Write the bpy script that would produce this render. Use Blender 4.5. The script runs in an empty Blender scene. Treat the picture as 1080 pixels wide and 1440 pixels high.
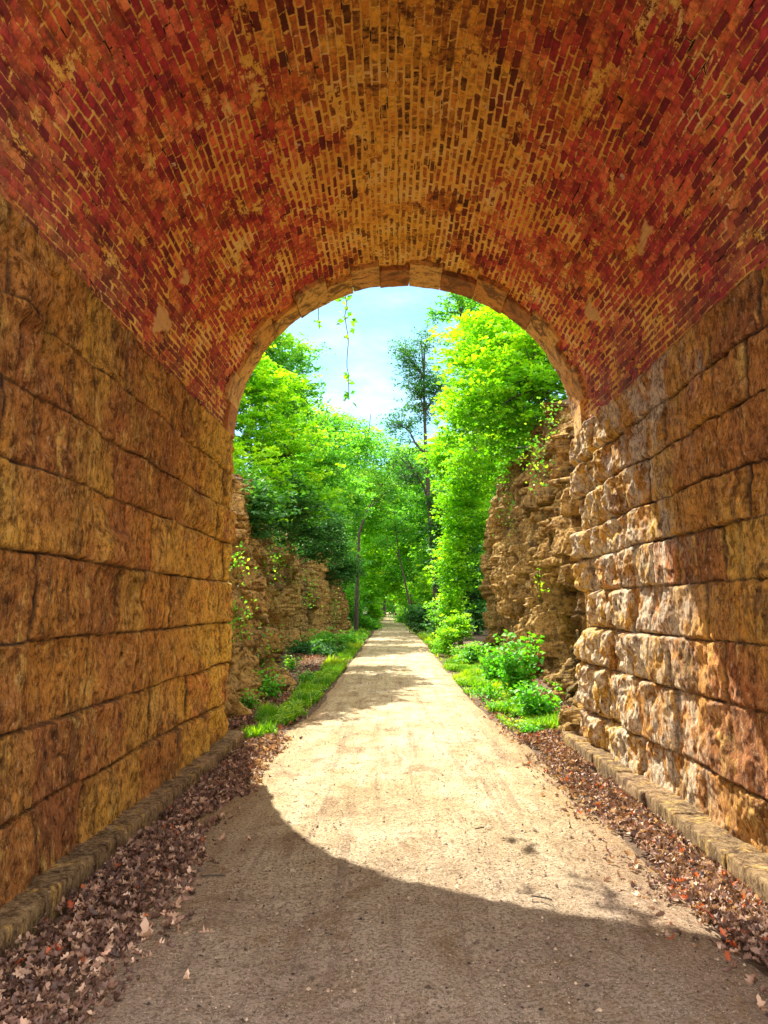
import bpy, math
import numpy as np
R = math.radians
sc = bpy.context.scene
# ------------------------------------------------------------------ camera
F_PX = 1043.0
EYE = 1.75
PITCH, YAW = 7.27, 0.77
cam_d = bpy.data.cameras.new('camera'); cam = bpy.data.objects.new('camera', cam_d)
sc.collection.objects.link(cam); sc.camera = cam
cam_d.sensor_fit = 'HORIZONTAL'; cam_d.sensor_width = 36.0; cam_d.lens = 36.0 * F_PX / 1080.0
cam_d.clip_start = 0.05; cam_d.clip_end = 2000
cam.location = (0, 0, EYE); cam.rotation_euler = (R(90 + PITCH), 0, R(YAW))
# ------------------------------------------------------------------ sky and sun
FILL_CLOUD = 4.0      # radiance of unseen clouds added to fill the tunnel, before the background strength
SUN = np.array([-0.33, 0.90, 1.0]); SUN /= np.linalg.norm(SUN)
elev = math.asin(SUN[2]); azim = math.atan2(SUN[0], SUN[1])
w = bpy.data.worlds.new("World"); sc.world = w; w.use_nodes = True
nt = w.node_tree; nt.nodes.clear()
sky = nt.nodes.new('ShaderNodeTexSky'); sky.sky_type = 'NISHITA'; sky.sun_disc = False
sky.sun_elevation = elev; sky.sun_rotation = azim
sky.air_density = 1.0; sky.dust_density = 0.3; sky.ozone_density = 1.5
bg = nt.nodes.new('ShaderNodeBackground'); bg.inputs['Strength'].default_value = 0.15
wo = nt.nodes.new('ShaderNodeOutputWorld')
def wn(typ, **kw):
    nd = nt.nodes.new(typ)
    for k_, v_ in kw.items(): setattr(nd, k_, v_)
    return nd
tc = wn('ShaderNodeTexCoord'); sp = wn('ShaderNodeSeparateXYZ'); nt.links.new(tc.outputs['Generated'], sp.inputs[0])
blue = wn('ShaderNodeMix', data_type='RGBA', blend_type='MULTIPLY'); blue.inputs[0].default_value = 1
blue.inputs[7].default_value = (0.21, 0.285, 0.285, 1); nt.links.new(sky.outputs[0], blue.inputs[6])
mp = wn('ShaderNodeMapping'); mp.inputs['Scale'].default_value = (1, 1, 2.5); nt.links.new(tc.outputs['Generated'], mp.inputs[0])
cn = wn('ShaderNodeTexNoise'); cn.inputs['Scale'].default_value = 2.2; cn.inputs['Detail'].default_value = 6; cn.inputs['Roughness'].default_value = 0.6
nt.links.new(mp.outputs[0], cn.inputs['Vector'])
cov = wn('ShaderNodeMath', operation='MULTIPLY_ADD'); nt.links.new(sp.outputs['Y'], cov.inputs[0]); cov.inputs[1].default_value = -0.42; nt.links.new(cn.outputs[0], cov.inputs[2])
cz1 = wn('ShaderNodeMath', operation='MULTIPLY_ADD'); nt.links.new(sp.outputs['Z'], cz1.inputs[0]); cz1.inputs[1].default_value = 0.22; nt.links.new(cov.outputs[0], cz1.inputs[2])
cm = wn('ShaderNodeMapRange', interpolation_type='SMOOTHSTEP'); nt.links.new(cz1.outputs[0], cm.inputs[0])
cm.inputs[1].default_value = 0.16; cm.inputs[2].default_value = 0.68
cl = wn('ShaderNodeMix', data_type='RGBA'); nt.links.new(cm.outputs[0], cl.inputs[0]); nt.links.new(blue.outputs[2], cl.inputs[6])
cl.inputs[7].default_value = (FILL_CLOUD * 1.0, FILL_CLOUD * 0.94, FILL_CLOUD * 0.92, 1)
nt.links.new(cl.outputs[2], bg.inputs['Color']); nt.links.new(bg.outputs[0], wo.inputs['Surface'])
sun_d = bpy.data.lights.new('sun', 'SUN'); sun_d.energy = 2.7; sun_d.angle = R(0.5); sun_d.color = (1.0, 0.93, 0.80)
sun = bpy.data.objects.new('sun', sun_d); sc.collection.objects.link(sun)
sun.rotation_euler = (R(90) - elev, 0, math.pi - azim)
sc.view_settings.view_transform = 'Standard'; sc.view_settings.look = 'None'
sc.view_settings.gamma = 1; sc.view_settings.exposure = 2.5
sc.cycles.max_bounces = 10; sc.cycles.diffuse_bounces = 6; sc.cycles.transmission_bounces = 6

# ------------------------------------------------------------------ numeric helpers
def at(px, py, Y):
    """world point on the ray through a photo pixel, at distance Y ahead"""
    u = (px - 540) / F_PX; v = (720 - py) / F_PX
    p = R(PITCH); yw = R(YAW)
    d = np.array([u, math.cos(p) - v * math.sin(p), math.sin(p) + v * math.cos(p)])
    d = np.array([d[0] * math.cos(yw) - d[1] * math.sin(yw), d[0] * math.sin(yw) + d[1] * math.cos(yw), d[2]])
    return np.array([0, 0, EYE]) + d * (Y / d[1])

def h2(i, j, s=0):
    i = i.astype(np.int64) if hasattr(i, 'astype') else np.int64(i)
    j = j.astype(np.int64) if hasattr(j, 'astype') else np.int64(j)
    n = (i * 374761393 + j * 668265263 + s * 1442695041) & 0xffffffff
    n = ((n ^ (n >> 13)) * 1274126177) & 0xffffffff
    n = ((n ^ (n >> 16)) * 2246822519) & 0xffffffff
    n = n ^ (n >> 15)
    return (n & 0xffffff) / float(0xffffff)

def vn(x, y, s=0):
    xi = np.floor(x); yi = np.floor(y); fx = x - xi; fy = y - yi
    fx = fx * fx * fx * (fx * (fx * 6 - 15) + 10); fy = fy * fy * fy * (fy * (fy * 6 - 15) + 10)
    a = h2(xi, yi, s); b = h2(xi + 1, yi, s); c = h2(xi, yi + 1, s); d = h2(xi + 1, yi + 1, s)
    return (a * (1 - fx) + b * fx) * (1 - fy) + (c * (1 - fx) + d * fx) * fy

def fbm(x, y, s=0, o=4, g=0.5):
    t = 0; a = 1; m = 0
    for k in range(o):
        t = t + a * (vn(x * 2 ** k + 17.3 * k, y * 2 ** k + 9.1 * k, s + k) - 0.5) * 2; m += a; a *= g
    return t / m

def worley(x, y, s=0):
    xi = np.floor(x); yi = np.floor(y)
    f1 = np.full(x.shape, 9.0); tx = np.zeros(x.shape); f2 = np.full(x.shape, 9.0); idh = np.zeros(x.shape)
    for a in (-1, 0, 1):
        for b in (-1, 0, 1):
            cx = xi + a; cy = yi + b
            d = np.hypot(cx + 0.1 + 0.8 * h2(cx, cy, s) - x, cy + 0.1 + 0.8 * h2(cx, cy, s + 5) - y)
            hh = h2(cx, cy, s + 11)
            m = d < f1
            f2 = np.where(m, f1, np.minimum(f2, d)); idh = np.where(m, hh, idh); f1 = np.where(m, d, f1)
    return f1, f2, idh

def sm(x, a=0.0, b=1.0):
    t = np.clip((x - a) / (b - a), 0, 1); return t * t * (3 - 2 * t)

def nrm(v):
    return v / np.maximum(np.linalg.norm(v, axis=-1, keepdims=True), 1e-9)

# ------------------------------------------------------------------ object helpers
def props(o, label=None, cat=None, group=None, kind=None):
    if label: o['label'] = label
    if cat: o['category'] = cat
    if group: o['group'] = group
    if kind: o['kind'] = kind
    return o

def thing(name, label, cat, loc=(0, 0, 0), group=None):
    o = bpy.data.objects.new(name, None); sc.collection.objects.link(o)
    o.location = tuple(float(c) for c in loc); o.empty_display_size = 0.3
    return props(o, label, cat, group)

def mesh(name, V, Fc, mat, parent=None, attrs=None, smooth=False, origin=None):
    """V (n,3) world coordinates; Fc (m,3|4) int array or list of such; verts are stored relative to the thing's base"""
    V = np.asarray(V, dtype=np.float64)
    if parent is not None:
        p = parent; off = np.zeros(3)
        while p is not None:
            off += np.array(p.location); p = p.parent
        V = V - off
    elif origin is not None:
        V = V - np.array(origin)
    if not isinstance(Fc, list): Fc = [Fc]
    Fc = [np.asarray(f, dtype=np.int32) for f in Fc if len(f)]
    me = bpy.data.meshes.new(name)
    me.vertices.add(len(V)); me.vertices.foreach_set('co', V.astype(np.float32).ravel())
    li = np.concatenate([f.ravel() for f in Fc]); tot = np.concatenate([np.full(len(f), f.shape[1], dtype=np.int32) for f in Fc])
    st = np.concatenate([[0], np.cumsum(tot)[:-1]]).astype(np.int32)
    me.loops.add(len(li)); me.loops.foreach_set('vertex_index', li)
    me.polygons.add(len(tot)); me.polygons.foreach_set('loop_start', st); me.polygons.foreach_set('loop_total', tot)
    if smooth: me.polygons.foreach_set('use_smooth', np.ones(len(tot), dtype=bool))
    me.update(calc_edges=True)
    for k, a in (attrs or {}).items():
        a = np.asarray(a)
        if a.ndim == 2:
            at_ = me.attributes.new(k, 'FLOAT_VECTOR', 'POINT'); at_.data.foreach_set('vector', a.astype(np.float32).ravel())
        else:
            at_ = me.attributes.new(k, 'FLOAT', 'POINT'); at_.data.foreach_set('value', a.astype(np.float32).ravel())
    if mat: me.materials.append(mat)
    o = bpy.data.objects.new(name, me); sc.collection.objects.link(o)
    if parent is not None: o.parent = parent
    elif origin is not None: o.location = tuple(float(c) for c in origin)
    return o

def grid_faces(n, m, base=0, flip=False):
    i = np.arange(n - 1)[:, None] * m + np.arange(m - 1)[None, :]
    f = np.stack([i, i + m, i + m + 1, i + 1], -1).reshape(-1, 4) + base
    return f[:, ::-1] if flip else f

class MB:
    def __init__(s): s.V = []; s.F = {}; s.n = 0; s.A = []
    def add(s, V, F, a=0.0):
        V = np.asarray(V, float).reshape(-1, 3); F = np.asarray(F, int)
        s.F.setdefault(F.shape[1], []).append(F + s.n); s.V.append(V); s.n += len(V)
        s.A.append(np.broadcast_to(np.asarray(a, float), (len(V),)))
    def build(s, name, mat, parent=None, attr='lv', smooth=False, origin=None):
        return mesh(name, np.concatenate(s.V), [np.concatenate(v) for v in s.F.values()], mat, parent, {attr: np.concatenate(s.A)}, smooth, origin)

def tube(P, rad, sides=6):
    P = np.asarray(P, float); n = len(P); rad = np.broadcast_to(rad, (n,))
    T = nrm(np.gradient(P, axis=0)); up = np.array([0.31, 0.17, 0.93])
    if abs(T[0] @ nrm(up)) > 0.9: up = np.array([1.0, 0.2, 0.0])
    A = nrm(np.cross(T, up)); B = np.cross(T, A)
    th = np.linspace(0, 2 * np.pi, sides, endpoint=False)
    V = P[:, None] + rad[:, None, None] * (np.cos(th)[None, :, None] * A[:, None] + np.sin(th)[None, :, None] * B[:, None])
    i = np.arange(n - 1)[:, None] * sides; j = np.arange(sides)[None]; j2 = (j + 1) % sides
    Fq = np.stack([i + j, i + j2, i + sides + j2, i + sides + j], -1).reshape(-1, 4)
    return V.reshape(-1, 3), Fq

def rough_box(hx, hy, hz, res, r, amp, seed, freq=3.0, off=(0, 0, 0)):
    """closed rounded box, subdivided, roughened; local coordinates"""
    S = [hx, hy, hz]; VV = []; FF = []; n0 = 0
    for ax in range(3):
        a, b = (ax + 1) % 3, (ax + 2) % 3
        na = max(2, int(2 * S[a] / res) + 1); nb = max(2, int(2 * S[b] / res) + 1)
        ga, gb = np.meshgrid(np.linspace(-S[a], S[a], na), np.linspace(-S[b], S[b], nb), indexing='ij')
        for sg in (-1, 1):
            P = np.zeros((na, nb, 3)); P[..., a] = ga; P[..., b] = gb; P[..., ax] = sg * S[ax]
            VV.append(P.reshape(-1, 3)); FF.append(grid_faces(na, nb, n0, flip=(sg < 0))); n0 += na * nb
    P = np.concatenate(VV); hs = np.array(S)
    inner = np.clip(P, -(hs - r), hs - r); d = P - inner
    N = nrm(d + 1e-6 * np.sign(P)); P = inner + r * N
    q = P + np.array(off)
    nz = fbm(q[:, 0] * freq + q[:, 2] * freq * 0.7, q[:, 1] * freq - q[:, 2] * freq * 0.8, seed, 4)
    nz2 = fbm(q[:, 0] * freq * 6 + q[:, 2] * 9, q[:, 1] * freq * 6 + q[:, 2] * 7, seed + 3, 3)
    P = P + N * (amp * nz + amp * 0.3 * nz2)[:, None]
    return P, np.concatenate(FF)

# ------------------------------------------------------------------ materials
class NT:
    def __init__(s, name):
        s.m = bpy.data.materials.new(name); s.m.use_nodes = True; s.t = s.m.node_tree; s.t.nodes.clear()
        s.out = s.n('ShaderNodeOutputMaterial')
    def n(s, typ, **kw):
        nd = s.t.nodes.new(typ)
        for k, v in kw.items(): setattr(nd, k, v)
        return nd
    def put(s, sock, v):
        if v is None: return
        if isinstance(v, bpy.types.NodeSocket): s.t.links.new(v, sock)
        elif isinstance(v, (tuple, list)) and len(v) == 3 and sock.type == 'RGBA': sock.default_value = (*v, 1)
        else: sock.default_value = v
    def coord(s, scale=(1, 1, 1)):
        c = s.n('ShaderNodeTexCoord'); m = s.n('ShaderNodeMapping'); s.t.links.new(c.outputs['Object'], m.inputs[0])
        m.inputs['Scale'].default_value = scale; return m.outputs[0]
    def wcoord(s, scale=(1, 1, 1)):
        c = s.n('ShaderNodeNewGeometry'); m = s.n('ShaderNodeMapping'); s.t.links.new(c.outputs['Position'], m.inputs[0])
        m.inputs['Scale'].default_value = scale; return m.outputs[0]
    def noise(s, vec, scale, detail=4, rough=0.6, dist=0.0):
        nd = s.n('ShaderNodeTexNoise'); s.put(nd.inputs['Vector'], vec)
        nd.inputs['Scale'].default_value = scale; nd.inputs['Detail'].default_value = detail
        nd.inputs['Roughness'].default_value = rough; nd.inputs['Distortion'].default_value = dist
        return nd.outputs[0]
    def voro(s, vec, scale, feature='F1', out='Distance'):
        nd = s.n('ShaderNodeTexVoronoi', feature=feature); s.put(nd.inputs['Vector'], vec); nd.inputs['Scale'].default_value = scale
        return nd.outputs[out]
    def attr(s, name, out='Fac'):
        nd = s.n('ShaderNodeAttribute'); nd.attribute_name = name; return nd.outputs[out]
    def math(s, op, a, b=None, c=None, clamp=False):
        nd = s.n('ShaderNodeMath', operation=op, use_clamp=clamp); s.put(nd.inputs[0], a)
        if b is not None: s.put(nd.inputs[1], b)
        if c is not None: s.put(nd.inputs[2], c)
        return nd.outputs[0]
    def step(s, v, a, b, lo=0.0, hi=1.0):
        nd = s.n('ShaderNodeMapRange', interpolation_type='SMOOTHSTEP'); s.put(nd.inputs[0], v)
        nd.inputs[1].default_value = a; nd.inputs[2].default_value = b; nd.inputs[3].default_value = lo; nd.inputs[4].default_value = hi
        return nd.outputs[0]
    def mix(s, f, a, b, mode='MIX'):
        nd = s.n('ShaderNodeMix', data_type='RGBA', blend_type=mode); s.put(nd.inputs[0], f); s.put(nd.inputs[6], a); s.put(nd.inputs[7], b)
        return nd.outputs[2]
    def ramp(s, v, pts):
        nd = s.n('ShaderNodeValToRGB'); s.put(nd.inputs[0], v); e = nd.color_ramp.elements
        while len(e) < len(pts): e.new(0.5)
        for k, (p, c) in enumerate(pts): e[k].position = p; e[k].color = (*c, 1)
        return nd.outputs[0]
    def sep(s, v):
        nd = s.n('ShaderNodeSeparateXYZ'); s.put(nd.inputs[0], v); return nd.outputs
    def bump(s, h, dist, strength=1.0, nrm_=None):
        nd = s.n('ShaderNodeBump'); s.put(nd.inputs['Height'], h); nd.inputs['Distance'].default_value = dist
        nd.inputs['Strength'].default_value = strength; s.put(nd.inputs['Normal'], nrm_); return nd.outputs[0]
    def surf(s, col, rough=0.9, normal=None, spec=0.2):
        p = s.n('ShaderNodeBsdfPrincipled'); s.put(p.inputs['Base Color'], col); s.put(p.inputs['Roughness'], rough)
        p.inputs['Specular IOR Level'].default_value = spec; s.put(p.inputs['Normal'], normal)
        s.t.links.new(p.outputs[0], s.out.inputs[0]); return s.m

def mat_stone(name, pts, near_red=True, crust=False):
    t = NT(name); c = t.wcoord()
    blk = t.attr('blk'); jt = t.attr('joint')
    big = t.noise(c, 1.1, 5, 0.65, 0.3)
    f = t.math('ADD', t.math('MULTIPLY', blk, 0.6), t.math('MULTIPLY', big, 0.55)); f = t.math('SUBTRACT', f, 0.09)
    col = t.ramp(f, pts)
    if near_red:
        y = t.sep(c)[1]
        red = t.math('MULTIPLY', t.step(y, 8.5, 4.5), t.step(t.noise(c, 0.9, 3, 0.5), 0.38, 0.6), clamp=True)
        col = t.mix(t.math('MULTIPLY', red, 0.55), col, (0.44, 0.15, 0.065))
    # vertical water stains, dark and ochre
    stv = t.noise(t.wcoord((3.5, 3.5, 0.6)), 1.8, 8, 0.78)
    col = t.mix(t.step(stv, 0.50, 0.62, 0, 0.65), col, (0.13, 0.06, 0.028))
    st2 = t.noise(t.wcoord((2.6, 2.6, 0.7)), 2.2, 8, 0.78)
    col = t.mix(t.step(st2, 0.53, 0.62, 0, 0.75), col, (0.92, 0.60, 0.15))
    if near_red:   # golden towards the mouth: part mineral tone, part exit light painted in
        gold = t.math('MULTIPLY', t.step(t.sep(c)[1], 6.6, 9.0), t.step(t.noise(c, 1.6, 5, 0.7), 0.40, 0.55), clamp=True)
        col = t.mix(t.math('MULTIPLY', gold, 0.72), col, (0.94, 0.60, 0.09))
    # blotches of soot
    blot = t.noise(c, 2.2, 8, 0.78)
    col = t.mix(t.step(blot, 0.54, 0.62, 0, 0.65), col, (0.15, 0.075, 0.04))
    if crust:      # pale lime crust, spread so sunlight on the mouth is partly painted in
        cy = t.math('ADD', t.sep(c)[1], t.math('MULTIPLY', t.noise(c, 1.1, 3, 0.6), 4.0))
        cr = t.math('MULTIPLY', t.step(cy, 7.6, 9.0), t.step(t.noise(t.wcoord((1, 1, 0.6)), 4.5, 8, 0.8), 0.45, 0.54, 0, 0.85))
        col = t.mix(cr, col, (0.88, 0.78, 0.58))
    gm = t.step(t.noise(c, 1.7, 4, 0.6), 0.58, 0.7, 0, 0.3)
    col = t.mix(gm, col, (0.30, 0.25, 0.05))
    # crisp grain, running down the face
    g1 = t.noise(t.wcoord((1, 1, 0.5)), 30, 8, 0.85)
    g2 = t.noise(t.wcoord((1, 1, 0.6)), 70, 4, 0.8)
    g3 = t.noise(t.wcoord((1, 1, 0.85)), 11, 8, 0.8)
    col = t.mix(t.step(g3, 0.50, 0.41, 0, 0.8), col, t.mix(1.0, col, (0.30, 0.23, 0.20), 'MULTIPLY'))
    col = t.mix(t.step(g3, 0.54, 0.63, 0, 0.7), col, t.mix(1.0, col, (1.5, 1.45, 1.3), 'MULTIPLY'))
    col = t.mix(t.step(g1, 0.49, 0.41, 0, 0.85), col, t.mix(1.0, col, (0.27, 0.19, 0.15), 'MULTIPLY'))
    col = t.mix(t.step(g1, 0.56, 0.63, 0, 0.7), col, (0.95, 0.74, 0.42))
    jm = t.math('MULTIPLY', t.step(jt, 0.016, 0.002), t.step(big, 0.35, 0.6, 1.0, 0.55))
    col = t.mix(jm, col, (0.06, 0.035, 0.02))
    h = t.math('ADD', t.math('MULTIPLY', g1, 1.0), t.math('MULTIPLY', g3, 1.6))
    h = t.math('ADD', h, t.math('MULTIPLY', g2, 0.3))
    return t.surf(col, 0.92, t.bump(h, 0.035, 1.0))

PAL_WALL = [(0.0, (0.26, 0.11, 0.035)), (0.2, (0.58, 0.25, 0.06)), (0.4, (0.80, 0.37, 0.06)), (0.6, (0.92, 0.54, 0.09)), (0.78, (0.72, 0.26, 0.065)), (1.0, (0.88, 0.60, 0.20))]
PAL_KERB = [(0.0, (0.20, 0.13, 0.065)), (0.5, (0.40, 0.27, 0.13)), (1.0, (0.52, 0.34, 0.18))]
PAL_RING = [(0.1, (0.30, 0.12, 0.05)), (0.3, (0.62, 0.28, 0.08)), (0.5, (0.84, 0.46, 0.10)), (0.7, (0.80, 0.50, 0.16)), (0.95, (0.64, 0.25, 0.08))]
M_WALL = mat_stone('sandstone_blocks', PAL_WALL)
M_WALLR = mat_stone('lit_crust_sandstone_blocks', PAL_WALL, True, True)
M_KERB = mat_stone('kerb_stone', PAL_KERB, False)

def mat_ring():
    t = NT('arch_stone'); c = t.wcoord(); lv = t.attr('lv')
    big = t.noise(c, 3.5, 5, 0.6, 0.5)
    col = t.ramp(t.math('ADD', t.math('MULTIPLY', lv, 0.6), t.math('MULTIPLY', big, 0.4)), PAL_RING)
    dk = t.step(t.noise(t.wcoord((1, 1, 1)), 3.6, 5, 0.7, 0.8), 0.51, 0.60, 0, 0.85)
    col = t.mix(dk, col, (0.14, 0.08, 0.045))
    w2 = t.noise(c, 9, 8, 0.8)
    col = t.mix(t.step(w2, 0.50, 0.42, 0, 0.7), col, (0.20, 0.09, 0.035))
    fn = t.noise(c, 40, 5, 0.75)
    col = t.mix(t.step(fn, 0.35, 0.65, 0.35, 0.0), col, (0.15, 0.07, 0.03))
    return t.surf(col, 0.9, t.bump(t.math('ADD', fn, t.math('MULTIPLY', big, 2.0)), 0.012, 0.8))
M_RING = mat_ring()

def mat_brick():
    t = NT('vault_brick'); uv = t.attr('bv', 'Vector'); c = t.wcoord()
    def bt(ms, smooth):
        b = t.n('ShaderNodeTexBrick', offset=0.5, offset_frequency=2, squash=1.0, squash_frequency=2); t.put(b.inputs['Vector'], uv)
        b.inputs['Color1'].default_value = (0, 0, 0, 1); b.inputs['Color2'].default_value = (1, 1, 1, 1); b.inputs['Mortar'].default_value = (0.5, 0.5, 0.5, 1)
        b.inputs['Scale'].default_value = 1; b.inputs['Mortar Size'].default_value = ms; b.inputs['Mortar Smooth'].default_value = smooth
        b.inputs['Bias'].default_value = 0; b.inputs['Brick Width'].default_value = 0.19; b.inputs['Row Height'].default_value = 0.068
        return b
    b1 = bt(0.006, 0.3); b2 = bt(0.030, 1.0)
    x, y, z = t.sep(c)
    side = t.step(t.math('ABSOLUTE', t.math('SUBTRACT', x, 0.135)), 0.35, 1.55)      # 0 crown .. 1 haunches
    n1 = t.noise(c, 0.9, 4, 0.6, 0.4); n2 = t.noise(c, 2.3, 5, 0.65, 0.5); n3 = t.noise(c, 14, 5, 0.75)
    rnd = t.sep(b1.outputs['Color'])[0]
    side_c = t.ramp(t.math('ADD', t.math('MULTIPLY', rnd, 0.42), t.math('MULTIPLY', n2, 0.6)),
                    [(0.2, (0.16, 0.022, 0.035)), (0.36, (0.42, 0.035, 0.035)), (0.50, (0.56, 0.065, 0.04)), (0.64, (0.70, 0.17, 0.045)), (0.85, (0.80, 0.38, 0.09))])
    crown_c = t.ramp(t.math('ADD', t.math('MULTIPLY', rnd, 0.5), t.math('MULTIPLY', n2, 0.5)),
                     [(0.2, (0.07, 0.025, 0.012)), (0.42, (0.26, 0.07, 0.018)), (0.56, (0.62, 0.22, 0.028)), (0.75, (0.86, 0.46, 0.06))])
    col = t.mix(t.math('ADD', side, t.step(n1, 0.4, 0.6, -0.3, 0.3), clamp=True), crown_c, t.mix(1.0, side_c, (1.05, 0.85, 1.5), 'MULTIPLY'))
    # big weathering patches: maroon, orange, brown
    col = t.mix(t.step(t.noise(c, 1.5, 4, 0.6, 0.3), 0.52, 0.66, 0, 0.45), col, (0.70, 0.20, 0.03))
    col = t.mix(t.step(t.noise(t.wcoord((1, 1, 1.3)), 1.25, 4, 0.6, 0.6), 0.56, 0.68, 0, 0.65), col, (0.30, 0.025, 0.035))
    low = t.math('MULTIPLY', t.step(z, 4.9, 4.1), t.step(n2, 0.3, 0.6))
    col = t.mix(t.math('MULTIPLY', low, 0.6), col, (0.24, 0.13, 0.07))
    # wind-driven crimson and orange weathering, streaked along the courses
    stk = t.noise(t.wcoord((2.5, 0.8, 2.5)), 1.6, 5, 0.7, 0.5)
    col = t.mix(t.math('MULTIPLY', t.step(stk, 0.48, 0.62, 0, 0.6), side), col, (0.64, 0.06, 0.075))
    stk2 = t.noise(t.wcoord((3.5, 0.9, 3.5)), 2.1, 5, 0.7, 0.5)
    col = t.mix(t.step(stk2, 0.56, 0.68, 0, 0.5), col, (0.74, 0.26, 0.06))
    stk3 = t.noise(t.wcoord((3.0, 0.9, 3.0)), 2.9, 5, 0.7, 0.5)
    col = t.mix(t.step(stk3, 0.54, 0.66, 0, 0.6), col, (0.15, 0.05, 0.035))
    # every brick its own firing
    col = t.mix(t.step(rnd, 0.45, 0.05, 0, 0.45), col, t.mix(1.0, col, (0.32, 0.26, 0.3), 'MULTIPLY'))
    col = t.mix(t.step(rnd, 0.7, 1.0, 0, 0.6), col, t.mix(1.0, col, (1.35, 1.5, 1.3), 'MULTIPLY'))
    # ochre band and an open seam along the crown
    xw = t.math('ADD', x, t.math('MULTIPLY', t.math('SUBTRACT', t.noise(c, 1.8, 4, 0.7), 0.5), 0.9))
    band = t.step(t.math('ABSOLUTE', t.math('SUBTRACT', xw, 0.08)), 0.55, 0.2, 0, 0.5)
    col = t.mix(t.math('MULTIPLY', band, t.step(n3, 0.4, 0.55)), col, (0.86, 0.44, 0.05))
    xs_ = t.math('ADD', x, t.math('MULTIPLY', t.math('SUBTRACT', t.noise(c, 4, 4, 0.7), 0.5), 0.12))
    seam = t.math('MULTIPLY', t.step(t.math('ABSOLUTE', t.math('SUBTRACT', xs_, 0.05)), 0.010, 0.003, 0, 0.8), t.step(t.noise(c, 2.3, 3, 0.6), 0.42, 0.55))
    # grime
    col = t.mix(t.step(n3, 0.36, 0.6, 0.6, 0.0), col, (0.05, 0.02, 0.015))
    # mortar: ragged width that grows where the pointing was smeared
    mcol = t.ramp(n2, [(0.3, (0.70, 0.32, 0.06)), (0.5, (0.86, 0.52, 0.10)), (0.7, (0.88, 0.66, 0.28))])
    wide = t.step(t.math('ADD', t.noise(c, 1.7, 5, 0.65, 0.5), t.math('MULTIPLY', side, -0.07)), 0.40, 0.54)
    wide = t.math('MULTIPLY', wide, t.step(y, 4.8, 7.2, 0.3, 1.15))
    prof = t.math('ADD', b2.outputs['Fac'], t.math('MULTIPLY', t.math('SUBTRACT', t.noise(c, 26, 5, 0.8), 0.5), 1.1))
    thr = t.math('SUBTRACT', 0.90, t.math('MULTIPLY', wide, 0.55))
    thr = t.math('ADD', thr, t.step(t.noise(c, 3.5, 5, 0.75), 0.42, 0.56, 0.10, 0.0))
    mm = t.math('MULTIPLY', t.math('SUBTRACT', prof, thr), 7.0, clamp=True)
    # render smears covering bricks entirely
    smear = t.step(t.noise(t.wcoord((1.6, 0.55, 1.6)), 2.6, 7, 0.75, 0.3), 0.575, 0.61)
    smear = t.math('MULTIPLY', smear, t.step(n3, 0.42, 0.48))
    mm2 = t.math('MAXIMUM', mm, smear)
    col = t.mix(mm2, col, mcol)
    # orange strip along the crown
    # open black joints
    crack = t.math('MULTIPLY', b1.outputs['Fac'], t.step(t.noise(t.wcoord((1, 0.6, 1)), 6.5, 3, 0.6), 0.61, 0.66))
    col = t.mix(crack, col, (0.02, 0.01, 0.008))
    col = t.mix(seam, col, (0.05, 0.025, 0.015))
    # pale stone patches let into the brickwork
    pt = t.attr('patch'); col = t.mix(t.math('MULTIPLY', pt, t.step(n3, 0.3, 0.5, 0.6, 1.0)), col, (0.72, 0.43, 0.17))
    wh = t.math('MULTIPLY', t.step(t.noise(t.wcoord((1.2, 0.6, 1.2)), 4.0, 4, 0.7, 0.6), 0.69, 0.72), 0.8)
    col = t.mix(wh, col, (0.75, 0.58, 0.42))
    h = t.math('SUBTRACT', t.math('MULTIPLY', t.noise(c, 38, 4, 0.75), 0.6), t.math('MULTIPLY', b1.outputs['Fac'], 0.6))
    h = t.math('ADD', h, t.math('MULTIPLY', mm2, 0.25)); h = t.math('SUBTRACT', h, t.math('MULTIPLY', crack, 1.5))
    h = t.math('ADD', h, t.math('MULTIPLY', n3, 0.9)); h = t.math('ADD', h, t.math('MULTIPLY', rnd, 0.5))
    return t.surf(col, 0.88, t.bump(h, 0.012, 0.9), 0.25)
M_BRICK = mat_brick()

def mat_cliff():
    t = NT('cliff_rock'); c = t.wcoord(); n2 = t.noise(c, 1.6, 6, 0.65, 0.7)
    lay = t.noise(t.wcoord((0.5, 0.5, 3.2)), 1.6, 5, 0.7, 0.4)
    f = t.math('ADD', t.math('MULTIPLY', t.attr('blk'), 0.35), t.math('ADD', t.math('MULTIPLY', n2, 0.4), t.math('MULTIPLY', lay, 0.3)))
    col = t.ramp(f, [(0.25, (0.04, 0.025, 0.013)), (0.40, (0.16, 0.095, 0.035)), (0.54, (0.40, 0.245, 0.075)), (0.68, (0.56, 0.34, 0.095)), (0.84, (0.70, 0.53, 0.29))])
    vs = t.noise(t.wcoord((2.2, 2.2, 0.25)), 3, 5, 0.7)
    col = t.mix(t.step(vs, 0.5, 0.68, 0, 0.7), col, (0.08, 0.055, 0.03))
    col = t.mix(t.step(t.noise(c, 2.4, 4, 0.7), 0.55, 0.68, 0, 0.55), col, (0.10, 0.12, 0.03))
    fn = t.noise(c, 16, 6, 0.8)
    col = t.mix(t.step(fn, 0.40, 0.54, 0.8, 0), col, (0.05, 0.03, 0.018))
    return t.surf(col, 0.95, t.bump(t.math('ADD', fn, t.math('MULTIPLY', lay, 1.5)), 0.06, 0.9))
M_CLIFF = mat_cliff()

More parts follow.
